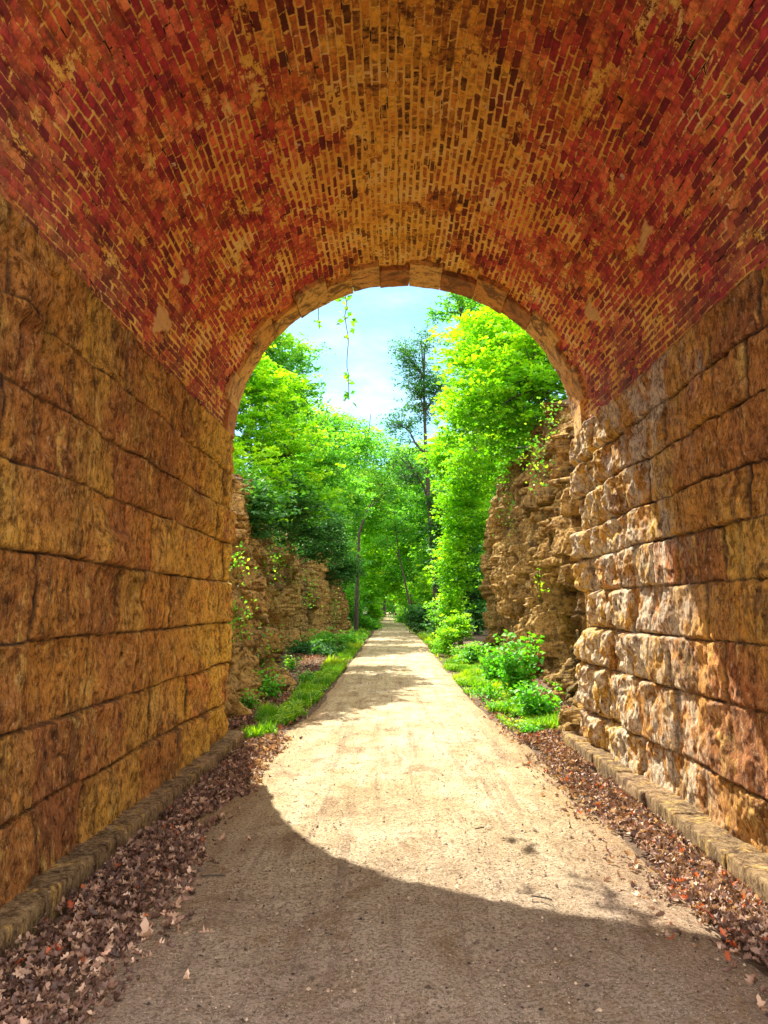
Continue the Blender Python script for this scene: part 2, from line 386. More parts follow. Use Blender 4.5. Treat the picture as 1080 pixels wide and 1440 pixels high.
def mat_ground():
    t = NT('forest_floor'); c = t.wcoord(); n = t.noise(c, 3, 6, 0.7); n2 = t.noise(c, 26, 4, 0.7)
    col = t.ramp(n, [(0.3, (0.07, 0.045, 0.028)), (0.55, (0.17, 0.11, 0.065)), (0.75, (0.24, 0.16, 0.10))])
    col = t.mix(t.step(n2, 0.4, 0.6, 0.5, 0), col, (0.05, 0.03, 0.02))
    return t.surf(col, 0.95, t.bump(n2, 0.03))
M_GROUND = mat_ground()

def mat_trail():
    t = NT('trail_gravel'); c = t.wcoord(); x, y, z = t.sep(c)
    big = t.noise(c, 0.8, 5, 0.6, 0.4); mid = t.noise(t.wcoord((1.0, 0.35, 1)), 4.5, 5, 0.7)
    col = t.ramp(t.math('ADD', t.math('MULTIPLY', big, 0.5), t.math('MULTIPLY', mid, 0.5)),
                 [(0.3, (0.34, 0.235, 0.10)), (0.44, (0.54, 0.42, 0.22)), (0.56, (0.68, 0.57, 0.35)), (0.75, (0.76, 0.68, 0.50))])
    # wheel and foot wear lines along the path
    tr = t.noise(t.wcoord((4.5, 0.22, 1)), 1.5, 6, 0.72, 0.2)
    col = t.mix(t.step(tr, 0.5, 0.64, 0, 0.6), col, (0.24, 0.155, 0.09))
    # browner soil along the edges
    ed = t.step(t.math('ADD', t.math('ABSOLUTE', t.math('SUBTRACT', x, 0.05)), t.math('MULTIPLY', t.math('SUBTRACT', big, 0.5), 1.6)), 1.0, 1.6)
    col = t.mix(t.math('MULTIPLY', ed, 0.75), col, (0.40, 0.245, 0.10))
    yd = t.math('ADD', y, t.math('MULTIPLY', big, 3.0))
    col = t.mix(t.step(yd, 9.0, 4.2, 0, 0.75), col, (0.28, 0.205, 0.185))  # tunnel shade painted into the floor colour, purple-brown towards the camera
    pz = t.noise(t.wcoord((1, 0.6, 1)), 2.4, 6, 0.75, 0.8)
    col = t.mix(t.step(pz, 0.5, 0.66, 0, 0.8), col, (0.27, 0.175, 0.09))
    n2 = t.noise(c, 48, 5, 0.85); n3 = t.noise(c, 150, 2, 0.7)
    col = t.mix(t.step(n2, 0.40, 0.56, 0.85, 0.0), col, (0.13, 0.085, 0.05))
    spk = t.voro(c, 42); kk = t.step(t.noise(c, 13, 3, 0.6), 0.5, 0.62)
    col = t.mix(t.math('MULTIPLY', t.step(spk, 0.22, 0.12), kk), col, (0.035, 0.025, 0.02))
    sp2 = t.voro(c, 60, out='Distance'); col = t.mix(t.math('MULTIPLY', t.step(sp2, 0.2, 0.1), t.step(kk, 0.6, 0.2)), col, (0.75, 0.66, 0.52))
    h = t.math('ADD', t.math('MULTIPLY', n2, 1.0), t.math('MULTIPLY', n3, 0.4)); h = t.math('ADD', h, t.math('MULTIPLY', mid, 1.5))
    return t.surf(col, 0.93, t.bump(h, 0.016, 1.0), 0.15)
M_TRAIL = mat_trail()

def mat_leaf(name, pts, trans=0.5, rough=0.55):
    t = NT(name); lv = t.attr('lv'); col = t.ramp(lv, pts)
    d = t.n('ShaderNodeBsdfDiffuse'); t.put(d.inputs[0], col)
    tr = t.n('ShaderNodeBsdfTranslucent'); t.put(tr.inputs[0], t.mix(1.0, col, (1.75, 1.5, 0.5), 'MULTIPLY'))
    mx = t.n('ShaderNodeMixShader'); mx.inputs[0].default_value = trans
    t.t.links.new(d.outputs[0], mx.inputs[1]); t.t.links.new(tr.outputs[0], mx.inputs[2])
    g = t.n('ShaderNodeBsdfGlossy'); g.inputs['Roughness'].default_value = rough; g.inputs[0].default_value = (0.8, 0.8, 0.8, 1)
    m2 = t.n('ShaderNodeMixShader'); m2.inputs[0].default_value = 0.04
    t.t.links.new(mx.outputs[0], m2.inputs[1]); t.t.links.new(g.outputs[0], m2.inputs[2])
    t.t.links.new(m2.outputs[0], t.out.inputs[0]); return t.m
L_BRIGHT = mat_leaf('leaf_bright', [(0.0, (0.06, 0.26, 0.008)), (0.4, (0.17, 0.50, 0.010)), (0.75, (0.34, 0.62, 0.012)), (1.0, (0.55, 0.68, 0.02))])
L_MID = mat_leaf('leaf_mid', [(0.0, (0.035, 0.20, 0.025)), (0.5, (0.12, 0.42, 0.03)), (1.0, (0.36, 0.60, 0.05))])
L_DARK = mat_leaf('leaf_dark', [(0.0, (0.02, 0.10, 0.025)), (0.5, (0.045, 0.20, 0.04)), (1.0, (0.13, 0.34, 0.05))], 0.35)
L_PLANT = mat_leaf('leaf_plant', [(0.0, (0.04, 0.24, 0.012)), (0.5, (0.09, 0.42, 0.015)), (1.0, (0.18, 0.52, 0.02))], 0.4)
L_GRASS = mat_leaf('grass_green', [(0.0, (0.07, 0.24, 0.008)), (0.5, (0.18, 0.44, 0.008)), (1.0, (0.42, 0.56, 0.02))], 0.4)
L_DRY = mat_leaf('dead_leaf', [(0.0, (0.06, 0.03, 0.022)), (0.35, (0.20, 0.11, 0.08)), (0.65, (0.40, 0.24, 0.15)), (0.88, (0.74, 0.52, 0.37)), (0.94, (0.46, 0.09, 0.03)), (1.0, (0.62, 0.16, 0.04))], 0.15)
def mat_bark(name, a, b):
    t = NT(name); c = t.coord((1, 1, 0.3)); n = t.noise(c, 14, 5, 0.7)
    return t.surf(t.ramp(n, [(0.3, a), (0.7, b)]), 0.95, t.bump(n, 0.02))
M_BARK = mat_bark('bark', (0.03, 0.025, 0.02), (0.12, 0.10, 0.08))
M_STEM = mat_bark('green_stem', (0.06, 0.09, 0.02), (0.14, 0.2, 0.05))

# ------------------------------------------------------------------ the tunnel
XL, XR = -2.15, 2.42
XC = (XL + XR) / 2; HW = (XR - XL) / 2
ZS = 3.98; CROWN = 6.13; YR, YE = 2.3, 9.7
RB = 0.72                                   # depth of the stone arch ring
AX, AZ = HW + 0.035, CROWN - ZS + 0.05      # vault ellipse (slightly behind the wall face)

tunnel = thing('arched_tunnel', 'railway tunnel with red brick vault on rough ochre stone walls over the gravel trail', 'tunnel', (XC, (YR + YE) / 2, 0))

def masonry(name, side, X0, courses, seed, jut):
    """side=-1 left, +1 right. The wall runs along the passage and turns both corners."""
    ds = 0.0135
    L0 = 1.3; Lm = YE - YR
    s = np.arange(-L0, Lm + L0, ds)
    r = 0.07
    # path (X,Y) and normal pointing into the open air
    X = np.where(s < 0, X0 + side * (-s), np.where(s > Lm, X0 + side * (s - Lm), X0))
    Y = np.where(s < 0, YR, np.where(s > Lm, YE, YR + s))
    ang = np.pi / 2 * (-sm(s, r, -r) + sm(s, Lm - r, Lm + r))     # -90 rear face, 0 passage, +90 exit face
    nx = -side * np.cos(ang); ny = np.sin(ang)
    # pull the corner in a little
    cut = 0.04 * (np.exp(-(s / 0.05) ** 2) + np.exp(-((s - Lm) / 0.05) ** 2))
    z = np.arange(-0.12, ZS + 1e-6, ds); z[-1] = ZS
    S, Z = np.meshgrid(s, z, indexing='ij')
    Sw = S + 0.022 * fbm(S * 2.5, Z * 2.5, seed + 1, 3) + 0.010 * fbm(S * 14, Z * 14, seed + 2, 2)
    Zw = Z + 0.020 * fbm(S * 1.2, Z * 2.0, seed + 3, 3) + 0.009 * fbm(S * 13, Z * 13, seed + 4, 2)
    cz = np.array([-0.6] + list(courses) + [ZS + 0.2])
    K = np.clip(np.searchsorted(cz, Zw) - 1, 0, len(cz) - 2)
    dh = np.minimum(Zw - cz[K], cz[K + 1] - Zw)
    dv = np.zeros_like(S); bid = np.zeros_like(S); loc = np.zeros_like(S)
    rg = np.random.RandomState(seed)
    for k in range(len(cz) - 1):
        # quoins: alternate long and short at the exit corner
        J = [Lm + 0.9, Lm + (0.55 if k % 2 else 0.30)]
        c = Lm - (0.42 if k % 2 else 0.80)
        while c > -L0: J.append(c); c -= rg.uniform(0.36, 0.75) if (side > 0 and c > Lm - 3.0) else rg.uniform(0.55, 1.25)
        J = np.array(sorted(J + [-L0 - 0.5, Lm + 3]))
        m = K == k; i = np.clip(np.searchsorted(J, Sw[m]) - 1, 0, len(J) - 2)
        dv[m] = np.minimum(Sw[m] - J[i], J[i + 1] - Sw[m]); bid[m] = h2(i + 0 * i, np.full(i.shape, k), seed)
        loc[m] = (Sw[m] - J[i]) / (J[i + 1] - J[i])
    d = np.minimum(dv, dh)
    near = sm(S, Lm - 3.2, Lm - 0.6) * jut                       # boldly quarry-faced towards the mouth
    wdt = 0.03 + 0.05 * near
    pil = np.sqrt(np.clip(sm(dv, 0, wdt) * sm(dh, 0, wdt), 0, 1))
    joint = 0.030 * (1 - sm(d, 0.0, 0.016 + 0.01 * near)) * (0.4 + 0.6 * sm(vn(S * 3, Z * 3, seed + 40), 0.3, 0.6))
    bo = h2(np.round(bid * 9999), K, seed + 9)
    amp = (0.014 if side < 0 else 0.022) + 0.055 * near
    rough = fbm(S * 3.2, Z * 3.2, seed + 20, 5, 0.55)
    rid = 1 - np.abs(fbm(S * 5 + 3 * bid, Z * 4, seed + 25, 4, 0.6)) * 2
    tool = fbm(S * 22, Z * 5, seed + 30, 3)
    scoop = sm(fbm(S * 1.6 + bid * 7, Z * 1.6 - bid * 3, seed + 33, 3), 0.12, 0.5)
    f1, f2, idh = worley(S * 7 + 0.8 * rough, Z * 6 + 0.8 * rough, seed + 50)
    broken = np.round(3 * vn(S * 1.3 + bid * 5, Z * 2.2, seed + 80)) / 3        # spalled steps
    H = amp * pil - joint + (0.05 * near + 0.045) * (bo - 0.5) * sm(d, 0, 0.02) + (0.028 if side < 0 else 0.035) * (broken - 0.5) * sm(d, 0, 0.03) + ((0.026 if side < 0 else 0.032) + 0.04 * near) * rough + (0.012 + 0.025 * near) * rid * pil
    H += 0.0045 * tool - 0.065 * scoop * pil * (0.6 + near) + 0.02 * (vn(S * 1.1 + 9, Z * 1.1, seed + 60) - 0.5) + (0.010 + 0.03 * near) * (idh - 0.5) * sm(f2 - f1, 0.02, 0.25)
    H += (0.03 + 0.05 * near) * (loc - 0.5) * (bo - 0.5) * 2 * pil
    H += 0.007 * fbm(S * 28, Z * 20, seed + 70, 2) + 0.012 * np.clip(fbm(S * 9, Z * 7, seed + 71, 4), -0.5, 0.15)
    if side < 0:      # odd stones: a proud one, a deep pocket beside it, a boss high up
        Yp = S + YR
        bx = lambda y0, y1, z0, z1, e: sm(Yp, y0, y0 + e) * sm(Yp, y1, y1 - e) * sm(Z, z0, z0 + e) * sm(Z, z1, z1 - e)
        H += 0.075 * bx(5.15, 6.0, 1.98, 2.36, 0.12) - 0.14 * bx(6.08, 6.30, 1.58, 2.0, 0.06) + 0.07 * bx(3.9, 4.35, 3.35, 3.8, 0.12) - 0.10 * bx(4.36, 4.5, 3.2, 3.85, 0.05)
        H -= 0.10 * bx(6.0, 6.16, 1.0, 1.5, 0.05) ; H += 0.05 * bx(7.6, 8.9, 2.62, 2.98, 0.1)
    H -= cut[:, None]
    H = np.where(Z > ZS - 0.03, np.minimum(H, 0.02), H)
    V = np.stack([X[:, None] + nx[:, None] * H, Y[:, None] + ny[:, None] * H, Z], -1)
    # ledge row closing the top
    top = np.stack([X - nx * 0.25, Y - ny * 0.25, np.full_like(X, ZS + 0.004)], -1)[:, None]
    V = np.concatenate([V, top], 1); n, m_ = V.shape[:2]
    A = {'blk': np.concatenate([bid, bid[:, -1:]], 1).ravel(), 'joint': np.concatenate([d, d[:, -1:]], 1).ravel()}
    lab = ('left' if side < 0 else 'right')
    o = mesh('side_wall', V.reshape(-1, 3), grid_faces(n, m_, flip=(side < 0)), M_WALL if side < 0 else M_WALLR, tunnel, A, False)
    o['label'] = ('sandstone block wall in shade on the left of the passage' if side < 0 else 'sandstone block wall on the right with bulging sunlit quoins at its mouth')
    return o
masonry('wall_l', -1, XL, [0.02, 0.57, 1.05, 1.55, 2.06, 2.57, 3.01, 3.48], 11, 0.35)
masonry('wall_r', 1, XR, [0.10, 0.50, 1.05, 1.50, 1.94, 2.35, 2.72, 3.15, 3.56], 37, 1.0)

# brick vault
def vault():
    dth = 0.0125 / 2.3; th = np.arange(0, np.pi + dth, dth)       # 0 right springing .. pi left springing
    yy = np.arange(YR + 0.05, YE - 0.05, 0.0195)
    x_ = XC + AX * np.cos(th); z_ = ZS + AZ * np.sin(th)
    u = np.concatenate([[0], np.cumsum(np.hypot(np.diff(x_), np.diff(z_)))])
    nx = -np.cos(th) / AX; nz = -np.sin(th) / AZ; l = np.hypot(nx, nz); nx /= l; nz /= l
    U, Y = np.meshgrid(u, yy, indexing='ij')
    Uw = U + 0.035 * fbm(U * 0.9, Y * 0.6, 3, 3) + 0.009 * fbm(U * 6, Y * 4, 4, 3)
    Yw = Y + 0.06 * fbm(U * 5, Y * 0.8, 5, 2) + 0.025 * fbm(U * 8, Y * 8, 6, 3) + 0.05 * h2(np.floor(Uw / 0.068), np.floor(Uw * 0), 7)
    row = np.floor(Uw / 0.068); off = np.where(row % 2 == 0, 0.095, 0.0); bn = np.floor((Yw + off) / 0.19)
    dy = (Yw + off) - bn * 0.19; dy = np.minimum(dy, 0.19 - dy); du = Uw - row * 0.068; du = np.minimum(du, 0.068 - du)
    d = np.minimum(dy, du); hb = h2(row, bn, 8)
    H = -0.009 * (1 - sm(d, 0.002, 0.012)) + 0.014 * (hb - 0.5) + 0.016 * fbm(U * 1.1, Y * 1.1, 9, 4) + 0.006 * fbm(U * 9, Y * 9, 10, 3)
    H += -0.022 * (h2(row, bn, 12) > 0.955) * sm(d, 0.0, 0.012)                                   # spalled or missing bricks
    patch = np.zeros_like(U)
    for (px, py, a, b, rot) in PATCHES:
        p = ray_vault(px, py)
        if p is None: continue
        uu, y0 = p; dU = U - uu + rot * (Y - y0); dY = Y - y0
        patch = np.maximum(patch, sm(a * (1 - 0.55 * (dY / b)) - np.abs(dU) + 0.05 * fbm(U * 12, Y * 8, 31, 4), 0, 0.012) * sm(b - np.abs(dY) + 0.08 * fbm(U * 12, Y * 9, 32, 3), 0, 0.02))
    H = H * (1 - 0.7 * patch) + 0.008 * patch
    V = np.stack([(x_[:, None] + nx[:, None] * H), Y, (z_[:, None] + nz[:, None] * H)], -1)
    n, m_ = V.shape[:2]
    bv = np.stack([Yw, Uw, 0 * Uw], -1).reshape(-1, 3)
    return mesh('barrel_vault', V.reshape(-1, 3), grid_faces(n, m_, flip=False), M_BRICK, tunnel, {'bv': bv, 'patch': patch.ravel()}, True)

def ray_vault(px, py):
    d = at(px, py, 1.0) - np.array([0, 0, EYE])
    o = np.array([0 - XC, EYE - ZS]); dd = np.array([d[0], d[2]])
    A_ = (dd[0] / AX) ** 2 + (dd[1] / AZ) ** 2; B_ = 2 * (o[0] * dd[0] / AX ** 2 + o[1] * dd[1] / AZ ** 2); C_ = (o[0] / AX) ** 2 + (o[1] / AZ) ** 2 - 1
    D = B_ * B_ - 4 * A_ * C_
    if D < 0: return None
    t_ = (-B_ + math.sqrt(D)) / (2 * A_); x = o[0] + dd[0] * t_; z = o[1] + dd[1] * t_
    th = math.atan2(z / AZ, x / AX)
    tt = np.linspace(0, th, 200); u = np.sum(np.hypot(np.diff(AX * np.cos(tt)), np.diff(AZ * np.sin(tt))))
    return u, t_
PATCHES = [(230, 452, 0.10, 0.22, 0.3), (831, 440, 0.10, 0.16, -0.3), (262, 395, 0.05, 0.10, 0), (905, 340, 0.05, 0.2, 0.2)]
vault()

# stone ring at the exit mouth, one block per voussoir
def ring(Y_out, depth_sign, seed, nv=15):
    o = bpy.data.objects.new('arch_ring', None); sc.collection.objects.link(o); o.parent = tunnel
    o['label'] = 'ring of tan cut sandstone blocks round the far mouth' if depth_sign > 0 else 'ring of cut sandstone blocks round the near mouth'
    rg = np.random.RandomState(seed)
    e = [0.0] + list(np.cumsum(rg.uniform(0.8, 1.2, nv))); e = np.array(e) / e[-1] * np.pi
    ath = lambda t_: t_
    for k in range(nv):
        key = (k == nv // 2)
        dep = (0.66 if k % 2 else 0.46) + (0.04 if key else 0) + rg.uniform(-0.04, 0.04)
        thick = 0.62
        a0, a1 = e[k] + 0.0006, e[k + 1] - 0.0006; am = (a0 + a1) / 2; ha = (a1 - a0) / 2
        arcl = ha * 2 * 2.3
        P, Fq = rough_box(arcl / 2, dep / 2, thick / 2, 0.022, 0.006, 0.012, seed + k, 3.5, (k * 3.1, 0, 0))
        ang = am + P[:, 0] / (arcl / 2) * ha
        prud = rg.uniform(-0.012, 0.008)
        rr = P[:, 2] + thick / 2
        ax = AX - 0.05 - prud; az = AZ - 0.065 - prud
        cx = np.cos(ang); cz_ = np.sin(ang)
        nx = cx / ax; nz = cz_ / az; l = np.hypot(nx, nz)
        V = np.stack([XC + ax * cx + nx / l * rr, Y_out - depth_sign * (dep / 2) + P[:, 1] + depth_sign * rg.uniform(0.0, 0.03), ZS + az * cz_ + nz / l * rr], -1)
        b = mesh('keystone' if key else 'voussoir', V, Fq, M_RING, o, {'lv': np.full(len(V), rg.rand())}, False)
ring(YE, 1, 5, 17)
ring(YR, -1, 6)

# outer faces, parapet and deck above the vault
def spandrel(Yf, sgn):
    TOP = 7.9; th = np.linspace(0, np.pi, 49); ax, az = AX + 0.45, AZ + 0.45
    Xo = XC + ax * np.cos(th); Zo = ZS + az * np.sin(th)
    xs = [XC + 9.0, XC + AX + 1.2] + list(Xo) + [XC - AX - 1.2, XC - 9.0]
    zs = [0.0, 0.0] + list(Zo) + [0.0, 0.0]
    rows = 14; V = []
    for x, z in zip(xs, zs):
        for q in range(rows): V.append((x, Yf, z + (TOP - z) * q / (rows - 1)))
    V = np.array(V); V[:, 1] += sgn * (0.05 * fbm(V[:, 0] * 1.5, V[:, 2] * 1.5, 77, 3) - 0.10)
    n = len(V)
    W = V.copy(); W[:, 1] -= sgn * 0.6
    f = grid_faces(len(xs), rows, flip=(sgn > 0)); f2 = grid_faces(len(xs), rows, n, flip=(sgn < 0))
    # close the top edge
    i = np.arange(len(xs) - 1) * rows + rows - 1
    ft = np.stack([i, i + rows, i + rows + n, i + n], -1)
    o = mesh('spandrel_wall', np.concatenate([V, W]), np.concatenate([f, f2, ft]), M_WALL, tunnel,
             {'blk': h2(np.round(np.concatenate([V, W])[:, 0]), np.round(np.concatenate([V, W])[:, 2] * 2), 3), 'joint': np.full(2 * n, 1.0)})
spandrel(YE - 0.02, 1); spandrel(YR + 0.02, -1)
P, Fq = rough_box(9.0, (YE - YR) / 2 - 0.7, 0.35, 0.5, 0.03, 0.02, 4)
mesh('deck', P + np.array([XC, (YE + YR) / 2, 7.25]), Fq, M_GROUND, tunnel)

# kerbs: low footing stones along both walls
def kerb(side, X0, label, wdt, hgt, y0, y1, seed):
    t_ = thing('stone_kerb', label, 'kerb', (X0 - side * wdt / 2, (y0 + y1) / 2, 0), 'footing kerbs along the tunnel walls')
    rg = np.random.RandomState(seed); y = y1
    while y > y0:
        L = rg.uniform(0.55, 1.15); w_ = wdt * rg.uniform(0.95, 1.05)
        P, Fq = rough_box(w_ / 2 + 0.08, L / 2 - 0.001, hgt / 2 + 0.06, 0.022, 0.022, 0.014, seed + int(y * 10), 4.0, (0, y, 0))
        P[:, 2] += 0.005 * rg.randn(); c_ = math.cos(rg.uniform(-.03, .03))
        V = P + np.array([X0 - side * (w_ / 2 - 0.08), y - L / 2, hgt / 2 - 0.06])
        mesh('kerb_stone', V, Fq, M_KERB, t_, {'blk': np.full(len(V), rg.rand()), 'joint': np.full(len(V), 1.0)}, True)
        y -= L
kerb(-1, XL, 'low worn kerb of grey-brown stones along the foot of the left wall', 0.21, 0.15, YR + 0.1, YE + 0.28, 71)
kerb(1, XR, 'low yellowish kerb of worn stones along the foot of the sunlit right wall', 0.26, 0.15, YR + 0.1, YE + 0.22, 83)

# ------------------------------------------------------------------ ground, trail
def ground():
    xs = np.concatenate([-np.geomspace(900, 12, 16), np.linspace(-11, 11, 89), np.geomspace(12, 900, 16)])
    ys = np.concatenate([-np.geomspace(900, 20, 14), np.linspace(-18, 60, 313), np.geomspace(61, 1500, 24)])
    X, Y = np.meshgrid(xs, ys, indexing='ij')
    Z = 0.03 * fbm(X * 0.9, Y * 0.9, 1, 4) + 0.10 * sm(np.abs(X - 0.1), 1.6, 3.2) * sm(Y, 9.5, 12) + 0.0
    Z = np.where(np.abs(X) > 12, 0.1, Z) - 0.015
    V = np.stack([X, Y, Z], -1).reshape(-1, 3)
    return mesh('ground', V, grid_faces(len(xs), len(ys)), M_GROUND, None, None, True)
g = ground(); props(g, 'brown earth of the forest floor on both sides of the trail', 'ground', kind='structure')

def trail_c(y): return 0.06 - 0.012 * np.clip(y - 45, 0, 200)
def trail():
    xs = np.linspace(-1, 1, 161); ys = np.concatenate([np.arange(-16, 2, 0.25), np.arange(2, 14, 0.022), np.arange(14, 40, 0.08), np.arange(40, 260, 1.0)])
    T, Y = np.meshgrid(xs, ys, indexing='ij')
    hw = 1.45 + 0.32 * sm(Y, 13, 9) + 0.10 * fbm(Y * 0.7 + 40 * np.sign(T), Y * 0 + 3, 2, 4)
    hw = np.minimum(hw, 1.95)
    X = trail_c(Y) + T * hw
    edge = 1 - np.abs(T)
    Z = 0.035 * sm(edge, 0, 0.25) - 0.05 * (1 - sm(edge, 0, 0.05)) + 0.012 * fbm(X * 0.8, Y * 0.35, 21, 3) + 0.010 * fbm(X * 6, Y * 3.0, 22, 4, 0.6) + 0.005 * fbm(X * 24, Y * 24, 23, 3) - 0.010 * sm(fbm(X * 5, Y * 3.6, 29, 2), 0.25, 0.5)
    Z += -0.018 * np.exp(-((X + 0.55) / 0.22) ** 2) * 0.6 - 0.018 * np.exp(-((X - 0.75) / 0.22) ** 2) * 0.6
    V = np.stack([X, Y, Z + 0.004], -1)
    return mesh('trail', V.reshape(-1, 3), grid_faces(len(xs), len(ys)), M_TRAIL, None, None, True)
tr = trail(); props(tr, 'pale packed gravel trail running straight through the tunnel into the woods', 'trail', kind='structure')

# ------------------------------------------------------------------ rock cutting
def cliff(name, side, base, tops, seed, label, hill_label):
    base = np.array(base, float); tops = np.array(tops, float)
    seg = np.hypot(*np.diff(base, axis=0).T); cs = np.concatenate([[0], np.cumsum(seg)])
    s = [0.0]
    while s[-1] < cs[-1]:
        y = np.interp(s[-1], cs, base[:, 1]); s.append(s[-1] + max(0.022, 0.0017 * y))
    s = np.array(s); bx = np.interp(s, cs, base[:, 0]); by = np.interp(s, cs, base[:, 1])
    k = 9; ker = np.ones(k) / k
    bx = np.convolve(np.pad(bx, k // 2, 'edge'), ker, 'valid'); by = np.convolve(np.pad(by, k // 2, 'edge'), ker, 'valid')
    T = nrm(np.stack([np.gradient(bx), np.gradient(by)], -1)); N = np.stack([T[:, 1], -T[:, 0]], -1) * (1 if side < 0 else -1)
    Ht = np.interp(s, tops[:, 0], tops[:, 1]) + 0.35 * fbm(s * 0.5, s * 0, seed, 4)
    t_ = np.linspace(0, 1, 210)
    S, TT = np.meshgrid(s, t_, indexing='ij'); Z = -0.3 + TT * (Ht[:, None] + 0.3)
    warp = 0.35 * fbm(S * 0.7, Z * 0.9, seed + 1, 4)
    def facets(x, y, sd):
        """broken planes: each cell has its own offset and tilt"""
        a1, a2, hh = worley(x, y, sd); q1 = h2(np.round(hh * 99991), np.zeros_like(hh), sd + 1) - 0.5; q2 = h2(np.round(hh * 99991), np.ones_like(hh), sd + 2) - 0.5
        return (hh - 0.5) + 0.8 * q1 * np.sin(x * 2.1 + hh * 6) + 0.8 * q2 * np.sin(y * 2.4 + hh * 9), a2 - a1, hh
    Zl = Z + 0.22 * fbm(S * 0.3, Z * 0.4, seed + 2, 3) + 0.03 * fbm(S * 5, Z * 5, seed + 19, 3)
    bedz = np.cumsum(np.random.RandomState(seed).uniform(0.12, 0.62, 30)) - 0.8
    lay = np.searchsorted(bedz, Zl).astype(float); bz = np.concatenate([[-2], bedz, [30]]); li = lay.astype(int)
    bd = np.minimum(Zl - bz[li], bz[li + 1] - Zl)
    A1, e1, idh = facets(S * 0.62 + warp, Z * 0.5 + warp, seed + 3)
    A2, e2, gdh = facets(S * 1.7 + warp + lay * 7.3, Z * 1.3 + warp, seed + 8)
    A3, e3, _ = facets(S * 5 + warp, Z * 6 + warp, seed + 14)
    H = 0.40 * fbm(S * 0.33, Z * 0.3, seed + 4, 4) + 0.42 * A1 - 0.16 * (1 - sm(e1, 0, 0.035))
    H += 0.20 * A2 - 0.10 * (1 - sm(e2, 0, 0.05)) + 0.06 * A3 - 0.02 * (1 - sm(e3, 0, 0.08))
    H += 0.22 * (h2(lay, np.floor(S * 0.5 + 2 * warp), seed + 5) - 0.5) - 0.11 * (1 - sm(bd, 0, 0.035)) * sm(vn(S * 0.9, Z, seed + 40), 0.3, 0.6)
    H += 0.13 * fbm(S * 2.0, Z * 1.6, seed + 6, 7, 0.68) + 0.20 * (0.5 - np.abs(fbm(S * 1.3, Z * 0.16, seed + 12, 5))) - 0.1
    H -= 0.5 * TT ** 3 * 0.8
    H += 0.25 * (1 - sm(Z, 0, 0.7))                                        # talus at the foot
    X = bx[:, None] + N[:, 0:1] * H; Y = by[:, None] + N[:, 1:2] * H
    V = np.stack([X, Y, Z], -1)
    o = mesh('rock_cliff', V.reshape(-1, 3), grid_faces(len(s), len(t_), flip=(side > 0)), M_CLIFF, None, {'blk': (0.6 * idh + 0.4 * gdh).ravel()}, False)
    props(o, label, 'cliff', kind='structure')
    # wooded slope behind the top edge
    dd = np.array([0, .5, 1.2, 2.5, 4.5, 8, 14, 24, 40.]); ss = slice(None, None, 6)
    B = V[ss, -1]; Nn = N[ss]
    q = B[:, None] - np.concatenate([Nn, np.zeros((len(Nn), 1))], 1)[:, None] * dd[None, :, None] * np.array([1, 0.25, 1])
    q[..., 2] += dd[None] * 0.32 * (1 - 0.3 * dd / 40) + 0.25 * fbm(q[..., 0], q[..., 1], seed, 3) * sm(dd, 0, 1)[None] - 0.05
    n, m_ = q.shape[:2]
    hh = mesh('hillside', q.reshape(-1, 3), grid_faces(n, m_, flip=(side > 0)), M_GROUND, None, None, True)
    props(hh, hill_label, 'hillside', kind='structure')
    return V
CL = cliff('l', -1, [(-2.35, 9.4), (-2.75, 12), (-2.75, 15.5), (-3.5, 18.5), (-4.2, 24), (-4.4, 31), (-3.7, 40), (-2.9, 48), (-4.2, 50), (-9, 51)],
           [(0, 5.4), (3, 4.6), (6, 4.6), (14, 5.4), (25, 5.7), (33, 5.0), (38, 4.2), (41, 3.6), (43, 2.8), (50, 2.5)], 101,
           'shaded layered brown rock face of the cutting on the left of the trail', 'earth slope above the left rock face')
CR = cliff('r', 1, [(2.75, 9.4), (3.15, 11.5), (3.35, 15), (3.3, 20), (3.45, 27), (3.7, 31), (5.5, 33), (10, 34)],
           [(0, 6.3), (3, 6.0), (8, 6.3), (14, 6.2), (18, 5.4), (23, 5.0), (26, 4.4), (32, 4.2)], 202,
           'tall sunlit fractured ochre rock face of the cutting on the right of the trail', 'earth slope above the right rock face')

# ------------------------------------------------------------------ foliage builders
def leaf_geo(C_, L, rg, up=1.0, lv=None):
    n = len(C_); L = np.broadcast_to(L, (n,)) * rg.uniform(0.7, 1.3, n)
    N = nrm(np.stack([rg.randn(n) * 0.75, rg.randn(n) * 0.75, np.abs(rg.randn(n)) * 0.6 + up], -1))
    a = rg.uniform(0, 2 * np.pi, n); D = np.stack([np.cos(a), np.sin(a), np.zeros(n)], -1)
    T = nrm(D - N * np.sum(D * N, -1, keepdims=True)); B = np.cross(N, T)
    l = L[:, None]; drop = -0.18 * l * np.array([0, 0, 1.0])
    v0 = C_ - T * l * 0.5; v1 = C_ + B * l * 0.36 + N * l * 0.10 - T * l * 0.02; v2 = C_ + T * l * 0.5 + drop; v3 = C_ - B * l * 0.36 + N * l * 0.10 - T * l * 0.02
    V = np.stack([v0, v1, v2, v3], 1).reshape(-1, 3)
    F_ = np.arange(n * 4).reshape(n, 4)
    F_ = np.concatenate([F_[:, [0, 1, 2]], F_[:, [0, 2, 3]]])
    return V, F_, np.repeat(lv if lv is not None else rg.rand(n), 4)

